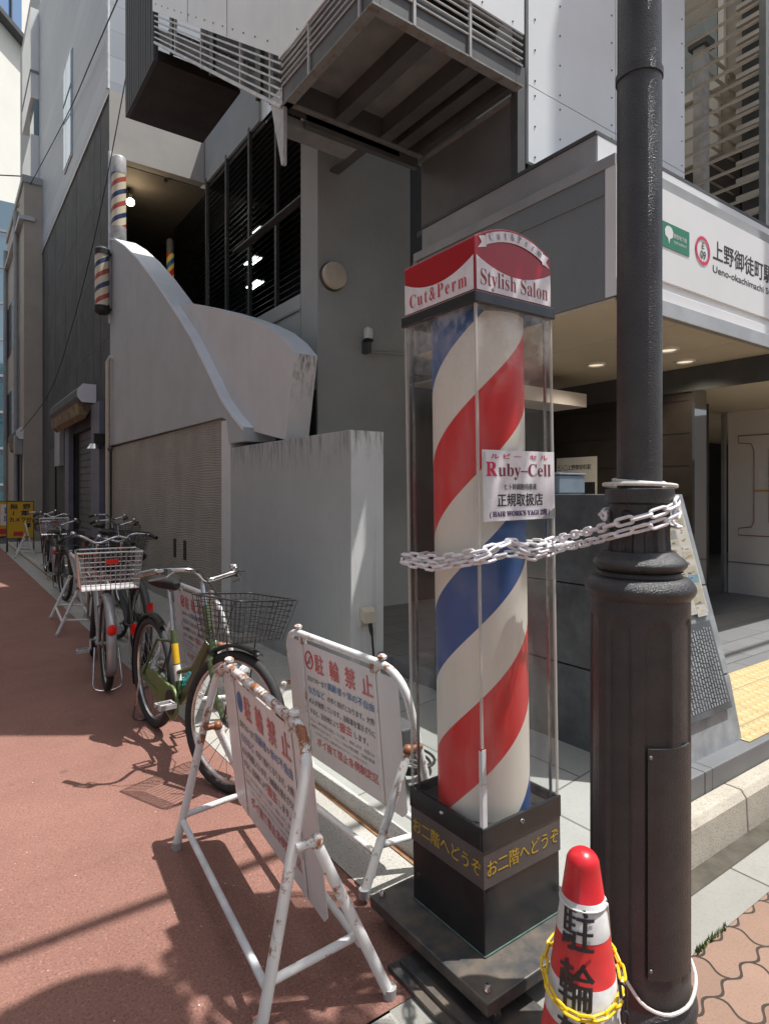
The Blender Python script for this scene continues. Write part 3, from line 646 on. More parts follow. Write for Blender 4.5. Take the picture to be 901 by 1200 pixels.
# ------------------------------------------------------------------ station entrance
sg = thing('station_building', 'station entrance building with grey canopy, white riveted cladding and beige soffit', 'building', (4, 4, 0))
b = local(sg)
b.box(3.26, 14, 2.2, 4.1, 2.62, 3.40, 'fascia_grey'); b.box(3.25, 14, 2.19, 4.12, 3.402, 3.47, 'fascia_trim')
b.box(3.252, 3.2595, 2.27, 4.1, 3.25, 3.258, 'steel_grey'); b.box(3.24, 3.2595, 4.06, 4.12, 2.6, 3.39, 'steel_grey')
b.box(3.268, 14, 2.188, 2.199, 2.63, 3.40, 'fascia_white'); b.box(3.255, 3.267, 2.185, 2.26, 2.625, 3.405, 'fascia_white')
b.build('canopy', sg)
b = local(sg); b.box(3.262, 14, 2.14, 2.186, 2.56, 2.66, 'alu'); b.box(3.262, 14, 2.165, 2.186, 2.665, 2.74, 'fascia_white'); b.build('fascia_trim', sg, bevel=.004)
b = local(sg)
for k, (x0, x1) in enumerate(((3.27, 4.1), (4.106, 4.95), (4.956, 5.8), (5.806, 14))): b.box(x0, x1, 2.202, 4.1 if k == 0 else 6, 2.602, 2.618, 'soffit')
b.build('soffit', sg)
b = local(sg); b.box(3.33, 14, 2.38, 4.1, 3.472, 3.69, 'fascia_trim'); b.box(3.32, 14, 2.37, 4.1, 3.692, 3.715, 'steel_dark'); b.box(3.34, 14, 2.372, 2.3799, 3.475, 3.69, 'fascia_white'); b.build('ledge', sg)
b = local(sg); b.box(3.45, 3.49, 3.2, 4.26, 3.717, 4.36, 'side_grey'); b.box(3.44, 3.5, 3.2, 4.3, 4.362, 4.4, 'steel_grey'); b.box(3.44, 3.52, 3.125, 3.19, 3.717, 4.6, 'steel_dark'); b.box(3.43, 3.45, 3.2, 4.3, 3.717, 3.76, 'steel_dark'); b.build('side_panel', sg)
for (x0, x1) in ((3.54, 4.617), (4.624, 5.72)):
    for (z0, z1) in ((3.91, 4.475), (4.482, 7.2)):
        b = local(sg); b.box(x0, x1, 3.11, 3.14, z0, z1, 'white_panel'); zz = z0 + .05
        while zz < min(z1, 6):
            for x in (x0 + .07, (x0 + x1) / 2 - .18, x1 - .05): b.ball((x, 3.109, zz), .008, 'rivet', 6)
            zz += .23
        b.build('cladding_panel', sg)
b = local(sg); b.box(3.57, 5.7, 3.145, 3.3, 3.72, 7.2, 'steel_dark'); b.box(3.6, 5.7, 3.15, 8, 7.3, 15, 'bldg_beige'); b.build('upper_wall', sg)
b = local(sg)
for k in range(17):
    z = 4.3 + k * .19; b.box(7.2, 7.235, 3.085, 6.2, z, z + .022, 'rail_cream')
b.box(7.18, 7.25, 3.01, 3.08, 4.25, 8, 'steel_grey'); b.tube([(7.17, 4.6, 3.72), (7.17, 4.6, 8)], .02, 'steel_grey', 8)
b.box(8.5, 8.65, 4.35, 4.5, 3.717, 7.6, 'rail'); b.box(8.45, 8.7, 4.3, 4.55, 7.6, 7.72, 'steel_dark')
for k in range(16):
    z = 3.8 + k * .25; b.prism([(4.36, z), (4.4, z), (4.47, z + .07), (4.43, z + .07)], 'x', 8.66, 14, 'rail_cream')
for k in range(24):
    z = 3.9 + k * .25; b.box(9.3, 9.36, 1.6, 4.3, z, z + .06, 'rail_cream')
b.build('balcony_railing', sg)
b = local(sg); b.box(9.5, 9.7, 1.5, 6.2, 3.7, 12, 'bldg_tan'); b.box(5.75, 14, 6.3, 6.5, 3.7, 12, 'bldg_tan'); b.box(9.42, 9.49, 4.62, 5.2, 7.65, 8.7, 'glass_teal'); b.box(9.4, 9.49, 4.5, 5.6, 7.5, 7.62, 'cream'); b.box(9.4, 9.48, 4.52, 4.6, 7.63, 12, 'cream'); b.box(9.4, 9.49, 4.6, 5.6, 6.5, 7.4, 'cream'); b.box(9.44, 9.49, 1.6, 4.28, 3.75, 10, 'steel_dark'); b.box(9.43, 9.49, 4.3, 5.6, 3.8, 6.4, 'brown_wall')
b.build('rear_wall', sg)
vsg = thing('shading_box', 'unseen tall box added above the station front to shade its white cladding', 'sign', (6.6, 3.0, 6.6))  # added out of view to throw shade across the cladding panels
b = local(vsg); b.box(6.5, 6.7, 1.22, 3.12, 6.6, 14, 'fascia_white'); b.build('shade_box', vsg)
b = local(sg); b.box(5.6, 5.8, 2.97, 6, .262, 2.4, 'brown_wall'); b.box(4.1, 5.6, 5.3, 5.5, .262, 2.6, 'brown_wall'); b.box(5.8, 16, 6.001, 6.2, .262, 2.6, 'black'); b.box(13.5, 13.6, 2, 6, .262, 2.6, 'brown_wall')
b.box(5.59, 5.8, 2.945, 2.968, .262, 2.4, 'glass_dark')
for k in range(7): b.box(5.594, 5.601, 3.0, 5.3, .5 + k * .3, .506 + k * .3, 'black')
b.build('interior_wall', sg)
b = local(sg); b.box(5.602, 13, 2.24, 6, 2.4, 2.6, 'soffit'); b.box(5.58, 5.601, 2.24, 6, 2.38, 2.6, 'steel_dark'); b.build('bulkhead', sg)
b = local(sg); b.box(4.1, 5.17, 3.8, 4.2, 2.29, 2.42, 'panel_off'); b.build('duct_box', sg)
for q in ((6.3, 6.36, 3.3, 3.9, 'steel_dark'), (6.5, 6.55, 3.3, 5, 'black'), (7.55, 7.6, 3.62, 3.66, 'steel_grey')): b = local(sg); b.box(*q[:4], .262, 2.38, q[4]); b.build('door_frame', sg)
b = local(sg); b.box(7.6, 7.7, .9, 3.6, .262, 2.399, 'panel_off'); b.box(7.594, 7.601, .9, 3.6, .62, .635, 'steel_grey')
# outlined serif letter printed on the panel
def yz(p): return (7.592, 3.48 - p[0], .95 + p[1])
I = [(0, 0), (.5, 0), (.5, .08), (.36, .1), (.33, .16), (.33, .98), (.36, 1.06), (.5, 1.08), (.5, 1.16), (0, 1.16), (0, 1.08), (.14, 1.06), (.17, .98), (.17, .16), (.14, .1), (0, .08)]
b.tube([yz(p) for p in I], .004, 'ink_maroon', 4, closed=True)
b.tube([yz((p[0] + .52, p[1])) for p in I], .004, 'ink_maroon', 4, closed=True)
b.text(serif('H'), (7.598, 3.18, 1.5), (0, -1, 0), (0, 0, 1), .3, 'fascia_white', lift=.003)
b.box(7.59, 7.599, 2.5, 3.3, 1.46, 1.475, 'yellow_sign')
b.build('printed_panel', sg)
for i, (x, y) in enumerate(((4.78, 3.41), (5.29, 2.87), (4.75, 2.72))):
    t = thing('downlight', ('recessed soffit downlight between the barber pole and the lamp post', 'recessed soffit downlight just right of the lamp post', 'recessed soffit downlight half hidden behind the lamp post')[i], 'downlight', (x, y, 2.6), group='downlights in the canopy soffit')
    b = local(t); b.ring(.075, .012, 'fascia_white', (x, y, 2.598), n=28, k=6); b.build('trim_ring', t, smooth=True)
    b = local(t); b.lathe([(0, -.003), (.068, -.002), (.07, 0)], 'downlight', 24, (x, y, 2.6)); b.build('diffuser', t)
    l_ = bpy.data.lights.new('downlight_beam', 'SPOT'); l_.energy = 15; l_.spot_size = R(140); l_.spot_blend = .6; l_.color = (1, .86, .66); l_.shadow_soft_size = .06; lo = bpy.data.objects.new('downlight_beam', l_); col.objects.link(lo); lo.parent = t; lo.location = (0, 0, -.03)
t = thing('station_name_sign', 'long white station name sign with green logo and red ringed E09 on the canopy front', 'sign', (4.5, 2.185, 3.1))
b = local(t); b.box(3.3, 9.5, 2.17, 2.187, 2.8, 3.385, 'fascia_white'); b.build('panel', t)
b = local(t); b.box(3.72, 4.045, 2.166, 2.1695, 3.02, 3.18, 'sign_green'); o_ = (0, 2.165, 0)
leaf = [(0, -.055), (.012, -.02), (.045, -.005), (.05, .03), (.03, .055), (0, .062), (-.03, .055), (-.05, .03), (-.045, -.005), (-.012, -.02)]
b.sheet([(3.795 + p[0], 2.1645, 3.1 + p[1]) for p in leaf], 'fascia_white')
b.text('都営地下鉄', (3.93, 2.166, 3.1), (1, 0, 0), (0, 0, 1), .032, 'fascia_white', width=.16, bold=.01); b.text('TOEI SUBWAY', (3.93, 2.166, 3.065), (1, 0, 0), (0, 0, 1), .022, 'fascia_white', width=.16)
b.build('transit_logo', t)
b = local(t)
pts = [(4.222 + .097 * math.cos(2 * PI * k / 40), 2.166, 3.10 + .097 * math.sin(2 * PI * k / 40)) for k in range(40)]
ptsi = [(4.222 + .076 * math.cos(2 * PI * k / 40), 2.166, 3.10 + .076 * math.sin(2 * PI * k / 40)) for k in range(40)]
b.add(pts + ptsi, [(k, (k + 1) % 40, 40 + (k + 1) % 40, 40 + k) for k in range(40)], 'ink_crimson')
b.text('E', (4.222, 2.166, 3.112), (1, 0, 0), (0, 0, 1), .062, 'ink', bold=.02, lift=.0004); b.text('09', (4.222, 2.166, 3.044), (1, 0, 0), (0, 0, 1), .074, 'ink', bold=.02, lift=.0004)
b.build('station_number', t)
b = local(t)
b.text('上野御徒町駅', (4.82, 2.1698, 3.085), (1, 0, 0), (0, 0, 1), .15, 'ink', width=.92, bold=.022)
b.text('Ueno-okachimachi Sta.', (4.835, 2.1698, 2.985), (1, 0, 0), (0, 0, 1), .07, 'ink', width=.95, bold=.02)
b.build('lettering', t)
t = thing('notice_poster', 'white notice poster on the dark wall behind the granite monument', 'poster', (5.59, 4.2, 1.6))
b = local(t); b.box(5.585, 5.592, 3.98, 4.5, 1.3, 1.83, 'paper'); b.text('上野御徒町駅', (5.584, 4.2, 1.7), (0, -1, 0), (0, 0, 1), .06, 'ink', width=.3, bold=.02); b.text('出入口', (5.584, 4.42, 1.69), (0, -1, 0), (0, 0, 1), .08, 'band_grey', width=.13)
b.box(5.582, 5.5845, 4.0, 4.18, 1.4, 1.56, 'ink'); b.build('sheet', t)

# things on walls
def on_wall_disc():
    t = thing('wall_lamp', 'round cream wall lamp on the grey column wall', 'lamp', (3.12, 5.25, 3.57))
    b = local(t); b.lathe([(.14, 0), (.14, -.03), (.12, -.035)], 'steel_dark', 32, (3.12, 5.249, 3.57), 'y'); b.build('base', t, smooth=True)
    b = local(t); b.lathe([(.128, -.03), (.13, -.07), (.12, -.085), (.06, -.095), (0, -.097)], 'ivory', 32, (3.12, 5.249, 3.57), 'y'); b.build('diffuser', t, smooth=True)
on_wall_disc()
t = thing('security_light', 'small white and black sensor light on a conduit against the grey column wall', 'light', (3.5, 5.25, 3.0))
b = local(t); b.lathe([(.045, 0), (.05, .05), (.045, .1), (.02, .12), (0, .122)], 'white_plastic', 16, (3.5, 5.17, 3.0)); b.build('head', t, smooth=True)
b = local(t); b.box(3.475, 3.525, 5.15, 5.249, 2.86, 2.99, 'steel_dark'); b.box(3.46, 3.54, 5.14, 5.2, 2.97, 2.999, 'black'); b.build('mount', t)
b = local(t); b.tube([(3.5, 5.235, 2.87), (3.7, 5.235, 2.9), (4.08, 5.235, 2.93)], .012, 'pipe_grey', 8); b.build('conduit', t, smooth=True)
t = thing('spotlight', 'lit warm spotlight under the ceiling of the upstairs entrance', 'spotlight', (2.95, 12.6, 7.1))
b = local(t); b.tube([(2.95, 12.6, 7.349), (2.95, 12.6, 7.2)], .02, 'black', 8); b.lathe([(.03, 0), (.07, .14), (.03, .2)], 'black', 14, (2.95, 12.55, 7.05)); b.build('housing', t, smooth=True)
b = local(t); b.ball((2.95, 12.5, 7.03), .075, 'bulb', 14); b.build('bulb', t, smooth=True)
l_ = bpy.data.lights.new('spot_glow', 'POINT'); l_.energy = 5; l_.color = (1, .75, .45); l_.shadow_soft_size = .08; lo = bpy.data.objects.new('spotlight_glow', l_); col.objects.link(lo); lo.parent = t; lo.location = (0, -.25, -.15)

def small_pole(label, x, y, z0, z1, r, mode):
    t = thing('barber_pole', label, 'barber pole', (x, y, z0), group='small barber poles of the upstairs salon')
    b = MB(); h = z1 - z0; cp = .12 if mode == 'black' else .3; b.lathe([(r, cp), (r, h - cp)], 'helix_lit' if mode == 'lit' else 'helix_small', 28); b.build('striped_cylinder', t, smooth=True)
    cm = 'black' if mode == 'black' else 'steel_grey' if mode == 'lit' else 'rail'
    for nm, a, c in (('top_cap', h - cp, h), ('bottom_cap', cp, 0)):
        b = MB(); s = 1 if c > a else -1
        q = 1.12 if mode == 'black' else 1.03; b.lathe([(r * q, a - s * .02), (r * q, c - s * .05), (r * .9, c - s * .02), (r * .6, c), (0, c)], cm, 24); b.build(nm, t, smooth=True)
    if mode == 'black':
        for z in (.1, h - .1): b = MB(); b.box(-.02 + r * .8, .16, -.02, .02, z - .015, z + .015, 'black'); b.build('bracket', t)
        b = MB(); b.lathe([(r * 1.08, .12), (r * 1.08, h - .12)], 'acrylic', 28); b.build('clear_cover', t, smooth=True)
small_pole('black capped barber pole on brackets at the slate wall corner', 2.25, 11.5, 4.52, 5.68, .115, 'black')
small_pole('white capped barber pole high in the upstairs entrance corner', 2.52, 11.5, 5.76, 7.33, .12, 'white')
small_pole('lit barber pole deep inside the upstairs entrance', 4.0, 13.5, 5.3, 6.9, .075, 'lit')
b = MB(); b.tube([(2.39, 11.56, 4.4), (2.39, 11.56, 7.4)], .03, 'rail_white', 10); tag(b.build('conduit_pipe', smooth=True), 'white vertical conduit beside the small barber poles', 'pipe')
b = MB(); b.tube([(2.36, 11.58, 8.5), (2.36, 11.58, 15.9)], .03, 'rail_white', 10); tag(b.build('downpipe', smooth=True), 'thin white downpipe on the corner of the grey siding', 'pipe')
b = MB(); b.tube([(2.44, 11.35, 3.75), (2.36, 11.4, 3.78), (2.33, 11.45, 3.7), (2.33, 11.45, .05)], .035, 'ivory', 10); b.ball((2.36, 11.4, 2.2), .05, 'steel_dark', 8); tag(b.build('drainpipe', smooth=True), 'cream drainpipe with an elbow running down beside the combed wall', 'pipe')
t = thing('wall_lamp', 'chrome dome lamp on the blue grey pillar under the awning', 'lamp', (2.28, 12.0, 2.3))
b = local(t); b.lathe([(.0, .1), (.07, .09), (.13, .0)], 'chrome', 18, (2.2, 11.9, 2.22)); b.build('shade', t, smooth=True)
b = local(t); b.box(2.2, 2.38, 11.9, 11.99, 2.32, 2.5, 'black'); b.build('bracket', t)
def cable(label, pts, r=.012, m='cable', name='cable'):
    P = [Vector(p) for p in pts]; Q = []
    for i in range(len(P) - 1):
        p0, p1, p2, p3 = P[max(i - 1, 0)], P[i], P[i + 1], P[min(i + 2, len(P) - 1)]
        for k in range(8):
            t = k / 8; Q.append(.5 * ((2 * p1) + (-p0 + p2) * t + (2 * p0 - 5 * p1 + 4 * p2 - p3) * t * t + (-p0 + 3 * p1 - 3 * p2 + p3) * t ** 3))
    Q.append(P[-1]); b = MB(); b.tube(Q, r, m, 6); return tag(b.build(name, smooth=True), label, 'cable')
t = thing('meter_box', 'small grey meter box on the concrete building above the yellow boards', 'meter box', (1.9, 20.9, 2.9))
b = local(t); b.box(1.72, 1.929, 20.75, 21.1, 2.55, 3.1, 'pipe_grey'); b.build('housing', t, bevel=.02)
b = local(t); b.tube([(1.85, 20.9, 3.1), (1.85, 20.9, 6)], .02, 'pipe_grey', 6); b.build('conduit', t)
b = MB(); rm = random.Random(21)
for k in range(420):
    x, y = (rm.uniform(-1.2, 1.25), 1.45 + 3.2 * rm.random() ** 1.2) if k < 300 else (rm.uniform(1.26, 1.49), rm.uniform(1.45, 6)); r_ = rm.uniform(.0012, .0032); a = rm.uniform(0, PI)
    V = [(x + r_ * math.cos(a + q * PI / 2), y + r_ * math.sin(a + q * PI / 2), .001) for q in range(4)] + [(x, y, r_ * .9)]
    b.add(V, [(0, 1, 4), (1, 2, 4), (2, 3, 4), (3, 0, 4)], rm.choice(['paper', 'kerb_white', 'steel_dark', 'paper']))
struct(b.build('grit'), 'stuff')
cable('black cable slung diagonally across the grey siding', [(2.3, 9.9, 9.3), (2.3, 12.5, 9.6), (2.32, 15.1, 9.95), (2.3, 18.5, 10.5), (1.9, 22, 10.2)], .011)
cable('black cable hanging from the upper landing down the slate wall', [(2.36, 8.9, 9.3), (2.42, 10.5, 8.2), (2.3, 12.2, 6.3), (2.3, 15, 5.0), (2.25, 18, 4.0), (1.85, 20.6, 3.2)], .009)
cable('thin wire crossing the pale sky above the far alley', [(-16, 50, 18.5), (-8, 38, 15.5), (2.0, 22, 11.2)], .02)
cable('overhead wire along the street above the canopy', [(-14, 1.12, 5.9), (-4, 1.12, 5.5), (6, 1.12, 5.5), (14, 1.12, 5.9)], .03)

# ------------------------------------------------------------------ concrete wall, outlet, monument
t = thing('concrete_wall', 'short grey painted concrete wall with rain streaks behind the no parking signs', 'wall', (2.4, 4.9, 0))
b = local(t); b.box(2.4, 2.69, 3.775, 6.055, 0, 1.905, 'wall_c'); b.build('wall_block', t, bevel=.006)
b = local(t); b.box(2.403, 2.688, 3.769, 3.773, 0, 1.9, 'wall_c_end_lit'); b.build('end_face', t)
t = thing('outlet_box', 'beige weatherproof outlet box with black plug on the concrete wall end', 'outlet', (2.53, 3.768, .55))
b = local(t); b.prism([(3.768, .47), (3.755, .47), (3.75, .52), (3.70, .50), (3.715, .58), (3.735, .61), (3.768, .61)], 'x', 2.475, 2.58, 'ivory'); b.build('cover', t, bevel=.004)
b = local(t); b.tube([(2.535, 3.725, .515), (2.54, 3.715, .44), (2.545, 3.71, .40)], [.016, .016, .008], 'cable', 8); b.build('plug', t, smooth=True)
cable('black power cable looping from the wall outlet to the barber pole base', [(2.545, 3.71, .4), (2.55, 3.69, .2), (2.5, 3.6, .08), (2.2, 3.2, .12), (2.0, 2.75, .1), (1.85, 2.45, .085), (1.75, 2.2, .08), (1.9, 2.0, .09), (1.8, 1.8, .11), (1.66, 1.62, .13)], .009, name='power_cable')
t = thing('cable_box', 'small black cable reel standing by the back sign stand', 'cable reel', (1.95, 2.55, .08))
b = local(t); b.box(1.9, 2.02, 2.5, 2.66, .075, .24, 'steel_dark'); b.build('body', t, bevel=.01)
b = local(t)
for k in range(4): b.ring(.07 + .012 * k, .007, 'cable', (1.86 + .01 * k, 2.42, .095 + .014 * k), n=24, k=6, sy=1.3)
b.build('coil', t, smooth=True)

t = thing('stone_monument', 'dark granite monument with slanted face bearing a street map and engraved plaque', 'monument', (2.95, 2.2, .26))
X0, X1 = 2.62, 3.14
b = local(t)
for z0, z1, k in ((.152, .56, 0), (.566, .98, 1), (.986, 1.44, 2)):
    f = lambda z: 1.40 + (max(z, .262) - .26) * .27
    b.prism([(f(z0), z0), (3.1, z0), (3.1, z1), (f(z1), z1)], 'x', X0, X1, 'monument', side={3: 'monument_front'})
b.build('granite_block', t, bevel=.004)
def slant(x, s, lift=0): return (x, 1.40 + s * .27 / math.hypot(1, .27) - lift, .26 + s / math.hypot(1, .27) + lift * .27)
def slab(bb, x0, x1, s0, s1, th, m, base=0):
    V = [slant(x, s, th if k else base) for k in (0, 1) for s in (s0, s1) for x in (x0, x1)]
    bb.add(V, [(0, 1, 3, 2), (4, 6, 7, 5), (0, 4, 5, 1), (2, 3, 7, 6), (0, 2, 6, 4), (1, 5, 7, 3)], m)
b = local(t); slab(b, 2.65, 3.075, .62, 1.16, .012, 'paper')
rng = random.Random(3)
for cx_ in range(4):
    s_ = 1.14
    while s_ > .64:
        h_ = rng.uniform(.03, .06); x_ = 2.662 + cx_ * .102
        slab(b, x_, x_ + .094, s_ - h_ + .004, s_, .0127, rng.choice(['paper', 'paper', 'map_pale', 'map_pale', 'map_blue', 'paper', 'map_grey']), .0121)
        for q in range(3):
            xx = x_ + rng.uniform(.004, .05); ss = s_ - rng.uniform(.006, h_ - .008); slab(b, xx, xx + rng.uniform(.01, .04), ss - .006, ss, .0131, rng.choice(['yellow_sign', 'ink_grey', 'map_grey', 'ink_grey', 'map_tan', 'map_rose']), .0127)
        s_ -= h_; slab(b, 2.65, 3.075, 1.165, 1.19, .012, 'sign_green'); b.build('map_board', t)
b = local(t); slab(b, 2.66, 3.06, .17, .58, .014, 'monument')
for c in range(15):
    x = 2.69 + c * .024; s = .2
    while s < .55:
        l2 = random.uniform(.008, .02); slab(b, x, x + .011, s, min(s + l2, .555), .0165, 'monument_front', .013); s += l2 + random.uniform(.004, .009)
b.build('engraved_plaque', t)
t = thing('metal_box', 'blue grey metal box lying on top of the granite monument', 'box', (2.86, 2.37, 1.442))
b = local(t); b.box(2.75, 2.98, 2.2, 2.55, 1.442, 1.545, 'blue_grey'); b.build('body', t, bevel=.008)
b = local(t); b.box(2.745, 2.985, 2.195, 2.555, 1.547, 1.558, 'blue_grey'); b.build('lid', t, bevel=.003)

# ------------------------------------------------------------------ the big barber pole
BP = (1.443, 1.448)
pole = thing('barber_pole', 'big red white and blue barber pole in a clear square case on a black base', 'barber pole', (BP[0], BP[1], 0))
ax = Vector((-math.sin(R(YAW)), -math.cos(R(YAW)), 0)); pole.rotation_euler = Matrix.Rotation(R(.85), 3, ax).to_euler()
H = .1665
b = MB(); b.box(-.275, .275, -.285, .265, .066, .103, 'plate'); bp = b.build('base_plate', pole, bevel=.004)
for sx, sy in ((-1, -1), (1, -1), (-1, 1), (1, 1)):
    b = MB(); b.lathe([(.011, .103), (.011, .118), (.006, .124), (0, .125)], 'chrome', 8, (sx * .245, sy * .245 - .01, 0)); b.build('bolt', bp, smooth=True)
    b = MB(); b.lathe([(.028, -.012), (.03, 0), (.028, .012)], 'dull_metal', 18, (sx * .22, sy * .23 - .01, .05 if sx > 0 else .031), 'x'); b.box(sx * .22 - .022, sx * .22 + .022, sy * .23 - .025, sy * .23 + .005, .045, .0655, 'dull_metal'); b.build('caster', pole, smooth=True)
b = MB(); b.box(-H, H, -H, H, .1035, .412, 'gloss_black'); b.box(-H - .002, H + .002, -H - .002, H + .002, .1036, .11, 'verdigris'); b.build('base_box', pole, bevel=.003)
b = MB(); b.box(-H - .003, H + .003, -H - .003, H + .003, .303, .411, 'band_grey'); bnd = b.build('tape_band', pole)
b = MB()
b.text('お二階へどうぞ', (.0, -H - .003, .337), (1, 0, 0), (0, 0, 1), .052, 'gold', width=.315, bold=.022)
b.text('お二階へどうぞ', (-H - .003, .0, .337), (0, -1, 0), (0, 0, 1), .052, 'gold', width=.315, bold=.022)
b.build('lettering', bnd)
b = MB()
h2 = H + .006
b.box(-h2, h2, -h2, -h2 + .012, .412, .478, 'gloss_black'); b.box(-h2, h2, h2 - .012, h2, .412, .478, 'gloss_black')
b.box(-h2, -h2 + .012, -h2 + .0121, h2 - .0121, .412, .478, 'gloss_black'); b.box(h2 - .012, h2, -h2 + .0121, h2 - .0121, .412, .478, 'gloss_black')
b.box(-h2 + .0121, h2 - .0121, -h2 + .0121, h2 - .0121, .44, .45, 'black')
rim = b.build('base_rim', pole, bevel=.002)
for p, a in (((-.01, -h2, .455), 'y'), ((-h2, .01, .455), 'x')):
    b = MB(); b.ball((p[0], p[1], p[2]), .008, 'chrome', 8); b.build('screw', rim, smooth=True)
b = MB(); b.lathe([(.148, .451), (.148, 2.02)], 'helix', 64); b.build('striped_cylinder', pole, smooth=True)
for (x0, x1, y0, y1) in ((-H, H, -H, -H + .003), (-H, H, H - .003, H), (-H, -H + .003, -H + .0035, H - .0035), (H - .003, H, -H + .0035, H - .0035)):
    b = MB(); b.box(x0, x1, y0, y1, .4785, 2.0, 'acrylic'); b.build('clear_panel', pole)
b = MB()
for sx, sy in ((-1, 1), (1, -1), (1, 1)): b.box(sx * .15 - .0035, sx * .15 + .0035, sy * .15 - .0035, sy * .15 + .0035, .451, 2.0, 'dull_metal'); b.build('corner_rod', pole); b = MB()
b.box(-H - .0012, -H + .016, -H - .0012, -H - .0002, .479, .6, 'rail_white'); b.box(-H - .0012, -H - .0002, -H - .0002, -H + .013, .479, .595, 'rail_white'); b.build('corner_tape', pole); b = MB(); b.box(-H - .0012, -H + .014, -H - .0012, -H - .0002, .607, .705, 'rail_white'); b.box(-H - .0012, -H - .0002, -H - .0002, -H + .013, .607, .7, 'rail_white')
b.build('corner_tape', pole)
for sx, sy in ((-1, -1), (1, -1), (-1, 1), (1, 1)):
    b = MB(); b.box(sx * (H - .002) - .0035, sx * (H - .002) + .0035, sy * (H - .002) - .0035, sy * (H - .002) + .0035, .71 if sx + sy < 0 else .479, 1.999, 'edge_acrylic'); b.build('case_edge', pole)
b = MB(); b.box(-.176, .176, -.176, .176, 2.0, 2.034, 'gloss_black'); b.build('head_frame', pole, bevel=.003)
HZ = 2.036; HH = .158
archz = lambda s: HZ + HH + .05 * (1 - (2 * s - 1) ** 2)
N = 24
prof = [(-H + .333 * s / N, archz(s / N)) for s in range(N + 1)]
b = MB(); b.prism([(H, HZ), (-H, HZ)] + prof, 'y', -H, H, 'red_acrylic'); b.build('head', pole, bevel=.003)
hd = pole.children[-1]
lowz = lambda s: HZ + HH * (.41 + .26 * (2 * s - 1) ** 2)
def face(bb, f, s0, s1, lo, hi, m, lift, n=24):
    V = [f(s0 + (s1 - s0) * k / n, (lo, hi)[j](s0 + (s1 - s0) * k / n), lift) for j in (0, 1) for k in range(n + 1)]
    bb.add(V, [(k, k + 1, n + 2 + k, n + 1 + k) for k in range(n)], m)
fR = lambda s, z, l: (-H + .333 * s, -H - l, z)
fL = lambda s, z, l: (-H - l, H - .333 * s, z)
fB = lambda s, z, l: (H - .333 * s, H + l, z)
fE = lambda s, z, l: (H + l, -H + .333 * s, z)
b = MB()
for f in (fR, fL, fB, fE): face(b, f, .012, .988, lambda s: HZ + .004, lowz, 'white_plastic', .002)
b.build('white_face', hd)
b = MB(); rc = lambda s: HZ + HH * (.73 + .33 * (1 - (2 * s - 1) ** 2))
face(b, fR, .13, .88, lambda s: rc(s), lambda s: rc(s) + HH * .2, 'white_plastic', .003)
for s0, d in ((.13, -1), (.88, 1)):
    z = rc(s0); q = [fR(s0 - d * .02, z + HH * .19, .0022), fR(s0 + d * .085, z + HH * .13, .0022), fR(s0 + d * .05, z + HH * .03, .0022), fR(s0 + d * .1, z - HH * .09, .0022), fR(s0 - d * .005, z - HH * .03, .0022)]
    b.sheet(q if d < 0 else q[::-1], 'white_plastic')
b.build('ribbon', hd)
b = MB()
w_ = 'Cut&Perm'
for i, ch in enumerate(w_):
    s = .2 + .62 * i / 7; sl = HH * .33 * -(4 * (2 * s - 1)) / .333; a = math.atan(sl)
    p = fR(s, rc(s) + HH * .045, .0042); b.text(serif(ch), p, (math.cos(a), 0, math.sin(a)), (-math.sin(a), 0, math.cos(a)), .033, 'ink_grey', sx=.75, thin=-.008)
b.text(serif('Stylish Salon'), fR(.5, HZ + HH * .13, .0021), (1, 0, 0), (0, 0, 1), .068, 'ink_wine', width=.295, thin=-.005, lift=.0004)
b.text(serif('Cut&Perm'), fL(.5, HZ + HH * .12, .0036), (0, -1, 0), (0, 0, 1), .062, 'ink_red', width=.27, spacing=1.3, thin=-.009)
b.build('lettering', hd)
b = MB(); b.box(-.02, .14 + .02, -H - .006, -H - .003, 1.335, 1.525, 'paper'); pl = None
card = thing('placard', 'small white hair care placard taped on the clear case of the barber pole', 'placard', (BP[0], BP[1], 0)); card.rotation_euler = pole.rotation_euler
cz = 1.47
b = MB(); b.box(-.152, .165, -H - .0045, -H - .0015, cz - .105, cz + .105, 'white_plastic'); sh = b.build('sheet', card)
b = MB(); yy = -H - .0045; cx = .006
T_ = lambda s, z, size, m, wd, bo=0, al='CENTER', x=cx, serf=False: b.text(serif(s) if serf else s, (x, yy, cz + z), (1, 0, 0), (0, 0, 1), size, m, width=wd, bold=bo, align=al)
T_('ル ビ ー   セ ル', .08, .017, 'ink_crimson', .25, .03); T_('uby–Cell', .028, .055, 'ink_maroon', .235, x=.03, serf=True); T_('R', .028, .06, 'ink_crimson', .045, .02, x=-.118, serf=True)
T_('ヒト幹細胞培養液', -.012, .02, 'ink_grey', .14, .03); T_('正規取扱店', -.06, .042, 'ink', .2, .02); T_("( HAIR WORK'S YAGI 2階 )", -.092, .021, 'ink_violet', .265, .04, serf=True)
b.build('lettering', sh)
b = MB(); b.sheet([(.1, yy - .001, cz - .104), (.166, yy - .001, cz - .104), (.166, yy - .001, cz - .07)], 'chrome'); b.build('tape', card); b = MB(); b.sheet([(-.151, yy - .001, cz + .1), (-.151, yy - .001, cz - .1), (-.135, yy - .001, cz - .1), (-.14, yy - .001, cz + .1)], 'rail_white'); b.build('tape', card)
t = thing('steel_plate', 'flat dark steel ramp plate lying under the barber pole', 'plate', (1.23, 1.1, .003))
b = local(t); b.box(1.1, 1.36, .7, 1.52, .003, .014, 'plate'); b.build('sheet', t)
b = local(t); b.box(1.13, 1.16, .7, 1.5, .0145, .03, 'plate'); b.build('edge_bar', t)

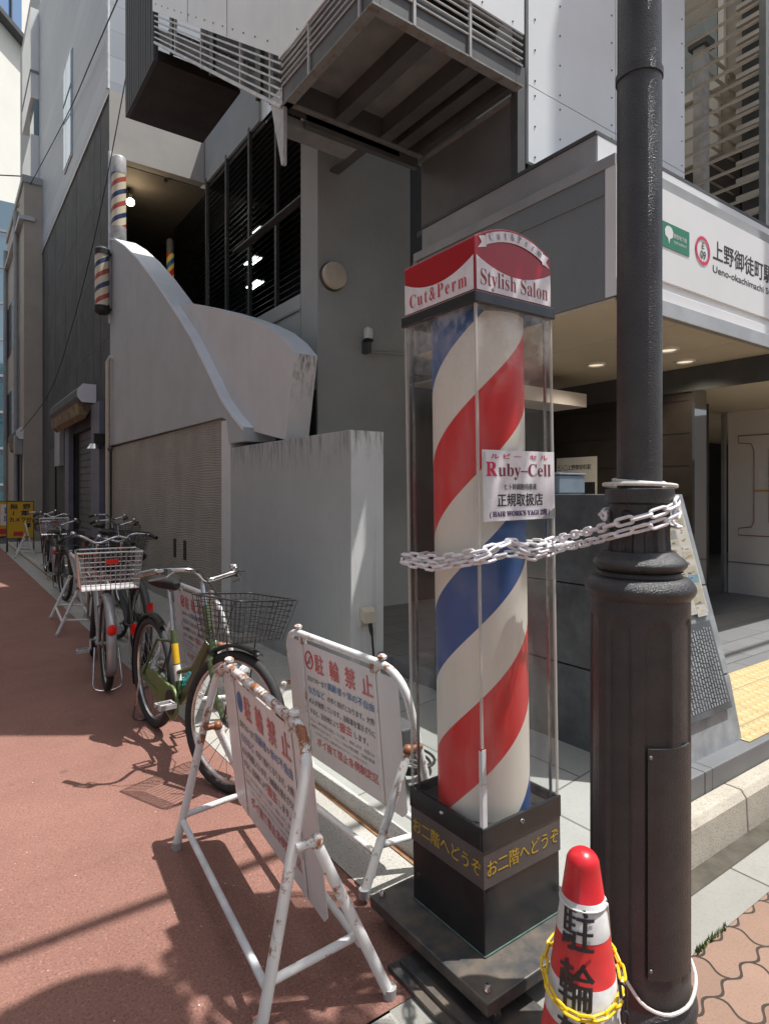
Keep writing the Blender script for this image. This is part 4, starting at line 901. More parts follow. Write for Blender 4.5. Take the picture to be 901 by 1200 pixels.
# ------------------------------------------------------------------ lamp post
LP = (1.466, .917)
lamp = thing('lamp_post', 'thick black cast iron lamp post with ringed fluted base', 'lamp post', (LP[0], LP[1], 0))
def curve_prof(pts, n=5):
    out = []
    for i in range(len(pts) - 1):
        for k in range(n): t = k / n; out.append((pts[i][0] + (pts[i + 1][0] - pts[i][0]) * t, pts[i][1] + (pts[i + 1][1] - pts[i][1]) * t))
    return out + [pts[-1]]
def torus_prof(r, z, h, bulge, n=8): return [(r + bulge * math.sin(PI * k / n), z - h / 2 + h * k / n) for k in range(n + 1)]
b = MB(); b.lathe([(.055, 1.455), (.0545, 2.52)], 'lamp_black', 48); b.lathe([(.0535, 2.526), (.052, 5.4)], 'lamp_black', 48); b.lathe([(.0575, 2.512), (.0578, 2.53), (.0545, 2.533)], 'lamp_black', 48); b.build('shaft', lamp, smooth=True)
def fluted(zs, rf, zlo, zhi, nfl, half, depth, off=0, na=192):
    V = []; F = []
    for z in zs:
        for k in range(na):
            a = 2 * PI * k / na; u = ((a + off) / (2 * PI / nfl) % 1 - .5) * 2 * PI / nfl   # angle from flute centre
            r = rf(z); x = abs(u) * r; w0 = half * r; d = 0
            top = zhi - w0
            if zlo < z < zhi:
                e = w0 if z <= top else math.sqrt(max(0, w0 * w0 - (z - top) ** 2))
                d = max(0, min(1, (e - x) / .007)) * min(1, (z - zlo) / .01)
            V.append(((r - depth * d) * math.cos(a), (r - depth * d) * math.sin(a), z))
    n = len(zs)
    for i in range(n - 1): F += [(i * na + k, i * na + (k + 1) % na, (i + 1) * na + (k + 1) % na, (i + 1) * na + k) for k in range(na)]
    return V, F
b = MB(); zs = [.2 + .985 * k / 90 for k in range(91)]
V, F = fluted(zs, lambda z: .1205, .26, 1.135, 8, .27, .006, .25); b.add(V, F, 'lamp_black'); b.build('fluted_base', lamp, smooth=True)
b = MB(); zs = [1.28 + .14 * k / 30 for k in range(31)]
V, F = fluted(zs, lambda z: .073 + max(0, (1.34 - z)) ** 1.6 * .55, 1.285, 1.405, 8, .25, .008, .25); b.add(V, F, 'lamp_black')
b.lathe([(.073, 1.42), (.083, 1.425), (.0845, 1.44), (.083, 1.458), (.055, 1.462)], 'lamp_black', 64); b.build('collar', lamp, smooth=True)
b = MB()
b.lathe([(.118, 1.18)] + torus_prof(.118, 1.205, .055, .016) + [(.108, 1.235), (.1, 1.238), (.098, 1.247), (.104, 1.25)] + torus_prof(.1, 1.268, .036, .014) + [(.096, 1.288), (.085, 1.3)], 'lamp_black', 72); b.build('ring_moulding', lamp, smooth=True)
b = MB(); b.lathe([(.15, 0), (.15, .08), (.14, .1)] + torus_prof(.123, .165, .06, .014) + [(.1205, .2), (.1205, .215)], 'lamp_black', 64); b.build('foot', lamp, smooth=True)
b = MB(); am = math.atan2(-LP[1], -LP[0])        # towards the viewer side
A0, A1 = am + R(9), am + R(72); rr = .1225
V = []; F = []; n = 14
for z in (.28, .835):
    for k in range(n + 1): a = A0 + (A1 - A0) * k / n; V.append((rr * math.cos(a), rr * math.sin(a), z))
    for k in range(n + 1): a = A0 + (A1 - A0) * k / n; V.append((.1165 * math.cos(a), .1165 * math.sin(a), z))
m2 = 2 * (n + 1)
F = [(k, k + 1, m2 + k + 1, m2 + k) for k in range(n)] + [(m2 + k, m2 + k + 1, m2 + n + 1 + k + 1, m2 + n + 1 + k) for k in range(n)] + [(n + 1 + k, k, k + 1, n + 2 + k)[::-1] for k in range(n)]
F += [(0, m2, m2 + n + 1, n + 1), (n, n + n + 1, m2 + 2 * n + 1, m2 + n)]
b.add(V, F, 'lamp_black'); dr = b.build('access_door', lamp)
for z in (.305, .815):
    b = MB(); a = A0 + .05; b.ball((rr * math.cos(a), rr * math.sin(a), z), .0055, 'dull_metal', 8); b.build('screw', dr, smooth=True)
b = MB()
b.lathe([(.02, 5.4), (.06, 5.41), (.12, 5.5), (.16, 5.95), (.03, 6.2), (0, 6.25)], 'lamp_black', 24); b.build('lantern', lamp, smooth=True)
t = thing('cable_loop', 'pale cable wound round the collar of the lamp post', 'cable', (LP[0], LP[1], 1.46))
b = MB(); b.tube([(.087 * math.cos(a) + (.0 if k % 2 else .003), .087 * math.sin(a), .0 + .012 * math.sin(a * .5)) for k, a in enumerate([2 * PI * i / 40 for i in range(40)])], .005, 'rope', 8, closed=True)
b.tube([((.062 + .006 * math.sin(3 * a)) * math.cos(a), (.062 + .004 * math.cos(2 * a)) * math.sin(a), .018 + .006 * math.sin(a)) for a in [2 * PI * i / 40 for i in range(40)]], .0048, 'rope', 8, closed=True)
b.build('loop', t, smooth=True)

t = thing('leafy_shade_ring', 'unseen leafy ring added round the lamp post to shade the near road', 'shadow caster', (1.5, .74, 4.0))  # out of view; added and shaped for its leaf shadow on the road
b = local(t); b.lathe([(.055, -.2), (.15, -.18), (.3, 0)], 'lamp_black', 24, (1.466, .917, 4.0)); b.build('basket', t, smooth=True)
b = local(t); rm = random.Random(9)
for k in range(900):
    a = rm.uniform(0, 2 * PI); rr_ = .42 * rm.random() ** .5; z = 4.0 + rm.uniform(-.12, .22); c = Vector((1.5 + 1.9 * rr_ * math.cos(a), .74 + rr_ * math.sin(a), z)); u = Vector((rm.uniform(-1, 1), rm.uniform(-1, 1), rm.uniform(-.5, .5))).normalized() * rm.uniform(.03, .055); v = u.cross(Vector((rm.uniform(-1, 1), rm.uniform(-1, 1), 1)).normalized()) * .6
    b.sheet([c - u, c - v, c + u, c + v], 'moss')
b.build('foliage', t)

# ------------------------------------------------------------------ chains
def chain(bb, pts, L, W, r, m, closed=False, sag=0, roll0=0):
    P = [Vector(p) for p in pts]; seg = []
    if closed: P.append(P[0])
    tot = sum((P[i + 1] - P[i]).length for i in range(len(P) - 1)); step = (L - 3.2 * r); n = int(tot / step)
    def at(s):
        for i in range(len(P) - 1):
            l = (P[i + 1] - P[i]).length
            if s <= l or i == len(P) - 2: return P[i] + (P[i + 1] - P[i]) * (s / l)
            s -= l
    for k in range(n):
        s = tot * (k + .5) / n; c = at(s); d = (at(min(tot, s + L * .4)) - at(max(0, s - L * .4))).normalized()
        up = Vector((0, 0, 1)); sd = d.cross(up).normalized(); up = sd.cross(d)
        a = roll0 + (PI / 2) * (k % 2) + random.uniform(-.25, .25); u = sd * math.cos(a) + up * math.sin(a)
        q = []; hl = L / 2 - W / 2
        for i in range(7): t = -PI / 2 + PI * i / 6; q.append(c + d * (hl + (W / 2 - r) * math.cos(t)) + u * ((W / 2 - r) * math.sin(t)))
        for i in range(7): t = PI / 2 + PI * i / 6; q.append(c + d * (-hl + (W / 2 - r) * math.cos(t)) + u * ((W / 2 - r) * math.sin(t)))
        bb.tube(q, r, m, 6, closed=True)
lx = lambda a, r=.092: (LP[0] + r * math.cos(a), LP[1] + r * math.sin(a))
c_ = thing('white_chain', 'white plastic chain tying the barber pole case to the lamp post', 'chain', (1.25, 1.25, 1.29))
def loop(z, dz, ex):
    f = [(1.245 - ex, 1.63, z - .045), (1.24 - ex, 1.45, z - .045), (1.242 - ex, 1.262 - ex, z + dz[0]), (1.35, 1.255 - ex, z + dz[1]), (1.45, 1.252 - ex, z + dz[2]), (1.545, 1.25 - ex, z + dz[3])]
    for k, deg in enumerate((155, 185, 215, 245, 275, 305)): p = lx(R(deg)); f.append((p[0], p[1], z + .072 + .014 * k))
    return f
b = local(c_); chain(b, loop(1.29, (-.005, .015, -.004, .015), 0), .056, .026, .0045, 'white_plastic'); b.build('upper_strand', c_, smooth=True)
b = local(c_); chain(b, loop(1.262, (-.005, .01, -.008, .01), .006), .056, .026, .0045, 'white_plastic', roll0=.6); b.build('lower_strand', c_, smooth=True)
b = local(c_); chain(b, [(1.61, 1.63, 1.27), (1.245, 1.632, 1.225), (1.238, 1.45, 1.228), (1.24, 1.255, 1.268), (1.33, 1.25, 1.305), (1.42, 1.245, 1.27), (1.63, 1.25, 1.287), (1.632, 1.5, 1.28), (1.61, 1.63, 1.27)], .056, .026, .0045, 'white_plastic', roll0=1.1); b.build('case_loop', c_, smooth=True)
b = local(c_); chain(b, [lx(R(a)) + (1.378 + .02 * math.sin(R(a)),) for a in (305, 340, 20, 60, 100, 135, 155)], .056, .026, .0045, 'white_plastic'); b.build('back_strand', c_, smooth=True)

# ------------------------------------------------------------------ traffic cone
CN = (.415 * math.cos(R(YAW)) + 1.295 * math.sin(R(YAW)), -.415 * math.sin(R(YAW)) + 1.295 * math.cos(R(YAW)))
cone = thing('traffic_cone', 'red and white traffic cone with black no parking characters beside the lamp post', 'traffic cone', (CN[0], CN[1], 0))
rc_ = lambda z: .034 + (.675 - z) * .142
bands = [(.03, 'red_band'), (.18, 'white_band'), (.29, 'red_band'), (.375, 'white_band'), (.455, 'red_band'), (.54, 'white_band'), (.612, 'red_gloss'), (.675, None)]
b = MB(); pr = []; ms = []
for i in range(len(bands) - 1): pr.append((rc_(bands[i][0]) + (.0005 if 'white' in bands[i][1] else 0), bands[i][0])); pr.append((rc_(bands[i + 1][0]) + (.0005 if 'white' in bands[i][1] else 0), bands[i + 1][0] - .0005)); ms += [bands[i][1], bands[i][1]]
for k in range(1, 7): a = PI / 2 * k / 6; pr.append((.034 * math.cos(a), .675 + .03 * math.sin(a))); ms.append('red_gloss')
b.lathe(pr, 'red_gloss', 56, ms=ms); b.build('body', cone, smooth=True)
b = MB(); b.box(-.19, .19, -.19, .19, .002, .03, 'red_gloss'); b.build('base', cone, bevel=.012)
def wrap_text(bb, ch, zc, size, ang, m, lift):
    V, F = text_mesh(ch, 'CENTER', 1.0); me = bpy.data.meshes.new('t'); me.from_pydata([(p[0], p[1], 0) for p in V], [], F)
    q = bmesh.new(); q.from_mesh(me)
    for k in range(-8, 9): bmesh.ops.bisect_plane(q, geom=q.verts[:] + q.edges[:] + q.faces[:], plane_co=(k * .07, 0, 0), plane_no=(1, 0, 0))
    vs2 = []; q.verts.index_update(); q.verts.ensure_lookup_table()
    for o in range(3):
        vs2 = []
        for v in q.verts:
            z = zc + (v.co.y - .36) * size; r = rc_(z) + lift + o * .0002; a = ang + (v.co.x * size * .82 + o * size * .018) / r; vs2.append((r * math.cos(a), r * math.sin(a), z + o * .0004))
        bb.add(vs2, [[v.index for v in f.verts] for f in q.faces], m)
    q.free(); bpy.data.meshes.remove(me)
ca = math.atan2(-CN[1], -CN[0]) - R(14)
b = MB(); wrap_text(b, '駐', .562, .088, ca, 'ink', .0022); wrap_text(b, '輪', .458, .094, ca, 'ink', .0022); wrap_text(b, '禁', .355, .098, ca, 'ink', .0022); wrap_text(b, '止', .25, .1, ca, 'ink', .0022); b.build('lettering', cone)
t = thing('yellow_chain', 'yellow plastic chain draped round the traffic cone', 'chain', (CN[0], CN[1], .4))
b = MB(); P = []
for k in range(41):
    a = 2 * PI * k / 40; d = math.cos(a - (ca + .2)); z = .49 - .075 * (d + 1) / 2; P.append(((rc_(z) + .012) * math.cos(a), (rc_(z) + .012) * math.sin(a), z - .4))
ys = [p for k, p in enumerate(P)]
chain(b, ys, .037, .018, .0031, 'yellow_plastic'); b.build('strand', t, smooth=True)
b = MB(); aa = ca + R(75)
chain(b, [((rc_(.46) + .022) * math.cos(aa + .05 * k), (rc_(.46) + .022) * math.sin(aa + .05 * k), .07 - .03 * k) for k in range(4)], .037, .018, .0031, 'cable'); b.build('black_link', t, smooth=True)
t = thing('white_rope', 'thin white rope tied from the traffic cone to the foot of the lamp post', 'rope', (CN[0], CN[1], .6))
b = MB(); q = [Vector(((rc_(.6) + .002) * math.cos(a), (rc_(.6) + .002) * math.sin(a), .0)) for a in [ca + R(100 - 360 + 360 * k / 30) for k in range(31)]]
rel = lambda x, y, z: Vector((x - CN[0], y - CN[1], z - .6))
e = [(LP[0] + .135 * math.cos(R(a)), LP[1] + .135 * math.sin(R(a)), z) for a, z in ((190, .3), (215, .225), (240, .205), (270, .21), (300, .235), (330, .25), (10, .26), (60, .26), (110, .26), (150, .26))]
s0 = q[-1]; e0 = rel(*e[0]); mid = [s0.lerp(e0, k / 6) - Vector((0, 0, .05 * math.sin(PI * k / 6))) for k in range(1, 6)]
b.tube(q[1:-1], .0022, 'rope', 6); b.tube(bent([q[-2], q[-1]] + mid + [rel(*p) for p in e], .03, 3), .0042, 'rope', 7); b.build('cord', t, smooth=True)

# ------------------------------------------------------------------ no parking sign stands
def sign_stand(loc, rz, label, mat='rust_light', side=-1, panel=True, swing=.06, icon='ink_blue', wl=.445, kick=0, top=None):
    """local x: U frame foot at -x, hinged legs at +x; y along the stand; text on the side given"""
    t = thing('sign_stand', label, 'sign stand', loc, rz, 'tubular sign stands along the alley')
    L = .5; fx, tx, tz, rx = -.17, .0, .755, .2; r = .0165
    b = MB(); fp = bent([(fx, L + .01, 0), (tx, L - .03, tz), (tx, -L + .03, tz), (fx, -L - .01, 0)], .15, 8); b.tube(fp, r, mat, 12); fr_ = b.build('tube_frame', t, smooth=True)
    if top: b = MB(); b.tube([Vector(p) + Vector((.0003, 0, .0008)) for p in fp[4:-4]], r + .0006, top, 12); b.build('rusted_top_bar', fr_, smooth=True)
    hz = .47; hx = fx + (tx - fx) * hz / tz
    for s in (-1, 1):
        b = MB(); y = s * L; y2 = s * (L - .0)
        b.tube([(hx + .06, y2, hz), (rx, y2 - kick * (s < 0), 0)], r, mat, 12); b.tube([(hx, y, hz), (hx + .07, y, hz + .002)], [.013, .013], 'rust_heavy', 10); b.ball((hx + .062, y, hz), .022, 'rust_heavy', 10); b.build('hinged_leg', t, smooth=True)
        b = MB(); zb = .13; b.tube([(fx + (tx - fx) * zb / tz, y, zb), (rx - (rx - hx) * zb / hz, y2, zb + .03)], .0125, mat, 10); b.build('brace', t, smooth=True)
        b = MB(); b.ball((tx, s * (L - .16), tz + .028), .02, 'rust_heavy', 10, sz=.7); b.tube([(tx, s * (L - .16), tz), (tx, s * (L - .16), tz + .02)], .008, 'rust_heavy', 8); b.build('knob', t, smooth=True)
    for x, z in ((fx + (tx - fx) * .15, .11), (rx - .06, .13)):
        b = MB(); b.tube([(x, L, z), (x, -L, z)], .012, 'rail_white' if x < 0 else mat, 10); b.build('long_rail', t, smooth=True)
    for x, y in ((fx, L), (fx, -L), (rx, L), (rx, -L - kick)):
        b = MB(); b.lathe([(.019, .0), (.02, .03)], 'rail', 12, (x + (.004 if x < 0 else -.004), y, 0)); b.build('rubber_foot', t, smooth=True)
    if panel:
        pz0, pz1 = .17, tz - .035; hw = wl; S = lambda y, z, l=0: (tx + .004 + swing * (pz1 - z) / (pz1 - pz0) + side * l, y, z)
        b = MB(); c = .03; out = [(-hw, pz1 - c), (-hw + c, pz1), (hw - c, pz1), (hw, pz1 - c), (hw, pz0 + c), (hw - c, pz0), (-hw + c, pz0), (-hw, pz0 + c)]
        b.prism([(p[0], p[1]) for p in out], 'x', -.0, .002, 'sign_sheet')
        b.v = [Vector((p.x + tx + .004 + swing * (pz1 - p.z) / (pz1 - pz0) - .001, p.y, p.z)) for p in b.v]; pn = b.build('sign_panel', t)
        for s in (-1, 1):
            b = MB(); y = s * (hw - .15); b.sheet([S(y - .009, pz0 + .0, .0035), S(y + .009, pz0 + .0, .0035), S(y + .009, pz1 + .01, .0035), S(y - .009, pz1 + .01, .0035)][::side], 'rust_light')
            b.box(tx - .012, tx + .014, y - .016, y + .016, pz1 - .008, pz1 + .035, 'rust_heavy'); b.build('hanger_strap', pn)
        b = MB(); uy = -1 if side < 0 else 1; U = (0, uy, 0); Vv = Vector((-swing, 0, pz1 - pz0)).normalized()
        yl = -uy * (hw - .178); g_ = .86
        def tx_(s, y, z, size, m, wd=None, bo=0, al='LEFT'): b.text(s, S(y, z, .0025), U, Vv, size * .92, {'ink_red': 'ink_red_faded', 'ink': 'ink_faded', 'ink_blue': 'ink_blue_faded'}.get(m, m), align=al, width=wd and wd * g_, bold=bo * .6, lift=.0005)
        Y = lambda d: yl + uy * d * g_
        pts = [S(Y(.035) + .033 * math.cos(a), pz1 - .075 + .04 * math.sin(a), .0025) for a in [2 * PI * k / 24 for k in range(24)]]
        if icon == 'ink_blue': b.sheet(pts[::side * -1] if side > 0 else pts, icon)
        else: b.tube(pts, .004, icon, 4, closed=True); b.tube([pts[3], pts[15]], .003, icon, 4)
        tx_('ふ', Y(.035), pz1 - .09, .04, 'ink_grey', al='CENTER', bo=.02)
        for k, ch in enumerate('駐輪禁止'): tx_(ch, Y(.14 + k * .148), pz1 - .115, .105, 'ink_red', .088, .045, 'CENTER')
        z = pz1 - .175
        tx_('まわりの一台で', Y(.0), z, .034, 'ink', .2, .03); tx_('高齢者', Y(.21), z, .042, 'ink_blue', .135, .04); tx_('や', Y(.355), z, .034, 'ink', .03, .03); tx_('体の不自由', Y(.395), z, .042, 'ink_blue', .23, .04)
        z -= .058; tx_('な方など', Y(0), z, .042, 'ink_blue', .17, .04); tx_('の歩く妨げとなります。大勢', Y(.2), z, .034, 'ink', .42, .03)
        z -= .05; tx_('の人が迷惑しています。自転車を置きざりに', Y(0), z, .034, 'ink', .62, .03)
        z -= .05; tx_('すると、区条例により', Y(0), z, .034, 'ink', .29, .03); tx_('撤去', Y(.3), z - .004, .05, 'ink_red', .115, .04); tx_('します。', Y(.43), z, .034, 'ink', .12, .03)
        z -= .038; tx_('チェーン等で柱等に固定しても切断し、撤去します。返還には', Y(0), z, .02, 'ink_grey', .6)
        z -= .028; tx_('手数料がかかります。くわしくは土木担当課、交通対策課', Y(0), z, .02, 'ink_grey', .6)
        z -= .025; tx_('引き取りのない自転車は処分することがあります。', Y(.04), z, .016, 'ink_grey', .5)
        z -= .052; tx_('ポイ捨て禁止条例制定区', Y(.05), z, .05, 'ink_red', .57, .03)
        b.build('lettering', pn)
    return t
s1 = sign_stand((.90, 2.02, 0), R(-5), 'rusty white sign stand standing on the red asphalt in front of the other stands', 'rust_light', -1, swing=.06, kick=.07, top='rust_heavy')
s2 = sign_stand((1.40, 2.32, .02), R(180 + 1), 'white sign stand before the concrete wall with its no parking panel facing the alley', 'rust_light', 1, swing=-.05, icon='ink_red')
s3 = sign_stand((1.42, 4.25, .02), R(180), 'white sign stand half hidden behind the green bicycle', 'rust_light', 1, swing=-.04, icon='ink_red')
s4 = sign_stand((1.17, 7.45, 0), R(180 - 4), 'empty rusty sign stand without panel beside the silver basket bicycle', 'rust_light', 1, panel=False)
s5 = sign_stand((1.55, 16.2, 0), R(175), 'far sign stand in front of the yellow boards', 'rust_light', 1, panel=False)

# ------------------------------------------------------------------ bicycles
def wheel(parent, T, name, r=.335, tyre='rubber', spokes=24):
    e = bpy.data.objects.new(name, None)
    b = MB(T); b.ring(r - .023, .0235, tyre, (0, 0, 0), 'y', 48, 10); t = b.build(name, parent, smooth=True)
    b = MB(T); b.ring(r - .05, .011, 'chrome', (0, 0, 0), 'y', 48, 6); b.build('rim', t, smooth=True)
    b = MB(T); b.lathe([(.012, -.055), (.03, -.03), (.018, -.025), (.018, .025), (.03, .03), (.012, .055)], 'dull_metal', 14, axis='y'); b.tube([(0, -.07, 0), (0, .07, 0)], .008, 'dull_metal', 8); b.build('hub', t, smooth=True)
    b = MB(T)
    for k in range(spokes):
        a = 2 * PI * k / spokes; a2 = a + (.9 if k % 2 else -.9); s = 1 if k % 4 < 2 else -1
        b.tube([(.028 * math.cos(a2), s * .028, .028 * math.sin(a2)), ((r - .055) * math.cos(a), 0, (r - .055) * math.sin(a))], .0016, 'dull_metal', 4, caps=False)
    b.build('spokes', t)
    bpy.data.objects.remove(e); return t
def fender(parent, T, a0, a1, m, r=.365, name='fender', w=.025):
    b = MB(T); n = 20; V = []
    for k in range(n + 1):
        a = R(a0 + (a1 - a0) * k / n)
        for y, d in ((-w, -.014), (-w * .6, 0), (0, .004), (w * .6, 0), (w, -.014)): V.append(((r + d) * math.cos(a), y, (r + d) * math.sin(a)))
    b.add(V, [(k * 5 + j, k * 5 + j + 1, k * 5 + j + 6, k * 5 + j + 5) for k in range(n) for j in range(4)], m)
    o = b.build(name, parent, smooth=True); sd = o.modifiers.new('thick', 'SOLIDIFY'); sd.thickness = .002; return o
def basket(parent, T, m, lx, wy, hz, taper=.8, nx=9, nz=7, wr=.0022, name='basket', sparse=False):
    """wire basket, bottom centre at T origin"""
    b = MB(T); ring = lambda f, z: [(-lx * f / 2, -wy * f / 2, z), (lx * f / 2, -wy * f / 2, z), (lx * f / 2, wy * f / 2, z), (-lx * f / 2, wy * f / 2, z)]
    for k in range(nz + 1): f = taper + (1 - taper) * k / nz; b.tube(bent(ring(f, hz * k / nz) + [ring(f, hz * k / nz)[0]], .03, 3), wr * (2.2 if k in (nz,) else 1), m, 5)
    for s in (-1, 1):
        for k in range(nx + 1):
            u = k / nx - .5
            b.tube([(u * lx * taper, s * wy * taper / 2, 0), (u * lx, s * wy / 2, hz)], wr, m, 4, caps=False)
            b.tube([(s * lx * taper / 2, u * wy * taper, 0), (s * lx / 2, u * wy, hz)], wr, m, 4, caps=False)
            b.tube([(u * lx * taper, -wy * taper / 2, 0), (u * lx * taper, wy * taper / 2, 0)], wr, m, 4, caps=False)
    return b.build(name, parent)
def bicycle(label, contact, rz, steer=0, frame='green_paint', fend='wire_black', bask='wire_black', rear_basket=False, front_basket=True, detail=True, lean=0, guard='green_light', grip='dull_metal', hb=1.0, saddle_z=.9, tyre='rubber'):
    t = thing('bicycle', label, 'bicycle', contact, rz, 'bicycles parked along the alley wall'); t.rotation_euler = (R(lean), 0, rz)
    r = .335; FX = 1.08; I4 = Matrix.Identity(4)
    Tr = Matrix.Translation((0, 0, r))
    head_t, head_b = Vector((.80, 0, .86)), Vector((.88, 0, .66)); axd = (head_t - head_b).normalized()
    ST = Matrix.Translation(head_b) @ Matrix.Rotation(R(steer), 4, axd) @ Matrix.Translation(-head_b)
    Tf = ST @ Matrix.Translation((FX, 0, r))
    wheel(t, Tr, 'rear_wheel', r, tyre); wheel(t, Tf, 'front_wheel', r, tyre)
    bb = Vector((.45, 0, .275)); seat = Vector((.27, 0, saddle_z - .06))
    b = MB(); b.tube([head_t, head_b - axd * .03], .02, frame, 12); b.tube([head_b + axd * .03, (.62, 0, .40), bb], [.028, .031, .028], frame, 12)
    st_ = bb + (seat - bb) * .62; b.tube([bb, st_], .018, frame, 12); b.tube([head_b + axd * .06, (.64, 0, .5), (.40, 0, .42)], .013, frame, 8)
    b.tube([(bb.x, -.05, bb.z), (bb.x, .05, bb.z)], .024, frame, 12)
    for s in (-1, 1): b.tube([(bb.x - .02, s * .03, bb.z), (.25, s * .05, .29), (0, s * .062, r)], .0095, frame, 8); b.tube([(st_.x + .01, s * .012, st_.z - .06), (.2, s * .045, .58), (0, s * .062, r)], .008, frame, 8)
    b.build('frame', t, smooth=True)
    b = MB(); b.tube([st_ - (seat - bb) * .05, seat + Vector((0, 0, .02))], .0125, 'chrome', 10); b.build('seat_post', t, smooth=True)
    # saddle
    b = MB(); V = []; n = 14; sec = [(-.15, .035, .0, .02), (-.13, .088, .012, .045), (-.08, .1, .018, .055), (-.02, .085, .012, .05), (.04, .05, .006, .045), (.1, .03, .004, .04), (.13, .02, 0, .02)]
    for x, wd, zt, h in sec:
        for k in range(n): a = 2 * PI * k / n; V.append((seat.x + x, wd * math.cos(a), saddle_z + zt + h * math.sin(a) * (.55 if math.sin(a) > 0 else 1) - .02))
    F = [(i * n + k, i * n + (k + 1) % n, (i + 1) * n + (k + 1) % n, (i + 1) * n + k) for i in range(len(sec) - 1) for k in range(n)] + [tuple(range(n)), tuple(range((len(sec) - 1) * n, len(sec) * n))]
    b.add(V, F, 'leather'); sdl = b.build('saddle', t, smooth=True)
    b = MB()
    for s in (-1, 1): b.tube([(seat.x - .12, s * .05, saddle_z - .055), (seat.x + .1, s * .012, saddle_z - .05)], .0045, 'dull_metal', 6)
    b.build('saddle_rail', sdl)
    # fork, handlebar, basket, headlight turn with the steering
    b = MB(ST); b.tube([head_b - axd * .03, head_b - axd * .05], .022, frame, 10)
    for s in (-1, 1): b.tube([head_b - axd * .04, (.935, s * .058, .6), (1.0, s * .058, .45), (FX, s * .058, r)], .0115, frame, 8)
    b.build('fork', t, smooth=True)
    b = MB(ST); hz = hb; b.tube([head_t, head_t + axd * (hz - .9)], .013, 'chrome', 10); st0 = head_t + axd * (hz - .9)
    b.tube(bent([(.62, .275, hz - .03), (.73, .255, hz), (.86, .15, hz + .02), st0 + Vector((.02, 0, 0)), (.86, -.15, hz + .02), (.73, -.255, hz), (.62, -.275, hz - .03)], .06, 4), .011, 'chrome', 10); hbo = b.build('handlebar', t, smooth=True)
    for s in (-1, 1):
        b = MB(ST); b.tube([(.61, s * .276, hz - .032), (.71, s * .259, hz - .006)], .017, grip if s < 0 else 'leather', 12); b.build('grip', hbo, smooth=True)
        b = MB(ST); b.tube([(.79, s * .215, hz), (.78, s * .25, hz - .03), (.69, s * .285, hz - .055)], .006, 'dull_metal', 6); b.box(.73, .78, s * .235 - .014, s * .235 + .014, hz - .02, hz + .012, 'steel_dark'); b.build('brake_lever', hbo)
    b = MB(ST); b.ball((.78, .19, hz + .035), .026, 'chrome', 12, sz=.75); b.build('bell', hbo, smooth=True)
    b = MB(ST)
    for s in (-1, 1): b.tube([(.72, s * .22, hz), (.9, s * .16, hz + .02), (.96, s * .05, hz - .12), (.93, s * .02, .72)], .0028, 'cable', 5)
    b.build('brake_cable', hbo)
    if front_basket:
        basket(t, ST @ Matrix.Translation((1.08, 0, .735)), bask, .33, .40, .2, .78, 11 if detail else 8, 7)
        b = MB(ST)
        for s in (-1, 1): b.tube([(1.08, s * .1, .73), (1.1, s * .065, .5), (FX, s * .066, r)], .004, 'wire_black', 6)
        b.build('basket_stay', t)
    if rear_basket:
        bs = basket(t, Matrix.Translation((-.12, 0, .77)), bask, .34, .42, .26, .88, 12, 8, .0028, 'rear_basket')
        b = MB(); b.box(-.292, -.284, -.05, .03, .95, .985, 'red_lens'); b.build('reflector', bs)
    for T, a0, a1, nm in ((Tr, 60, 205, 'rear_fender'), (Tf, 68 if detail else 40, 128, 'front_fender')): fender(t, T, a0, a1, fend, name=nm, w=.025 if fend != 'grey_paint' else .034)
    b = MB(); b.box(-.375, -.36, -.022, .022, .5, .57, 'red_lens') if not rear_basket else b.ball((-.35, 0, .5), .034, 'red_lens', 10, sx=.4, sz=1.2); b.build('tail_reflector', t)
    b = MB(ST); b.lathe([(0, .03), (.03, .026), (.034, .0), (.03, -.045), (.012, -.06)], 'chrome', 16, (1.06, .05, .56), 'x', ms=['lens', 'lens', 'chrome', 'chrome']); b.tube([(1.02, .05, .56), (1.0, .05, .5)], .006, 'dull_metal', 6); b.build('headlight', t, smooth=True)
    # chain guard, crank, pedals (drive side is the right, -y)
    b = MB(); pts = [(bb.x + .095 * math.cos(a), bb.z + .095 * math.sin(a)) for a in [R(-110 + 220 * k / 14) for k in range(15)]]
    pts += [(.2, .385), (-.02, r + .045), (-.06, r), (-.02, r - .04), (.2, .245)]
    b.prism(pts, 'y', -.058, -.042, guard); b.build('chain_guard', t, bevel=.004)
    b = MB(); b.lathe([(.07, -.063), (.07, -.06)], 'black', 24, (bb.x, 0, bb.z), 'y'); a = R(195)
    for s in (-1, 1): b.tube([(bb.x, s * .075, bb.z), (bb.x + s * .16 * math.cos(a), s * .085, bb.z + s * .16 * math.sin(a))], .009, 'dull_metal', 8)
    b.tube([(bb.x, -.08, bb.z), (bb.x, .08, bb.z)], .011, 'dull_metal', 8); cr = b.build('crank', t, smooth=True)
    for s in (-1, 1):
        p = (bb.x + s * .16 * math.cos(a), s * .14, bb.z + s * .16 * math.sin(a)); b = MB()
        b.box(p[0] - .045, p[0] + .045, p[1] - .045, p[1] - .035, p[2] - .011, p[2] + .011, 'rail'); b.box(p[0] - .045, p[0] + .045, p[1] + .035, p[1] + .045, p[2] - .011, p[2] + .011, 'rail')
        for x in (-.045, .035): b.box(p[0] + x, p[0] + x + .01, p[1] - .0349, p[1] + .0349, p[2] - .011, p[2] + .011, 'rail')
        b.tube([(p[0], p[1] - .05, p[2]), (p[0], p[1] + .05, p[2])], .007, 'dull_metal', 6); b.build('pedal', cr)
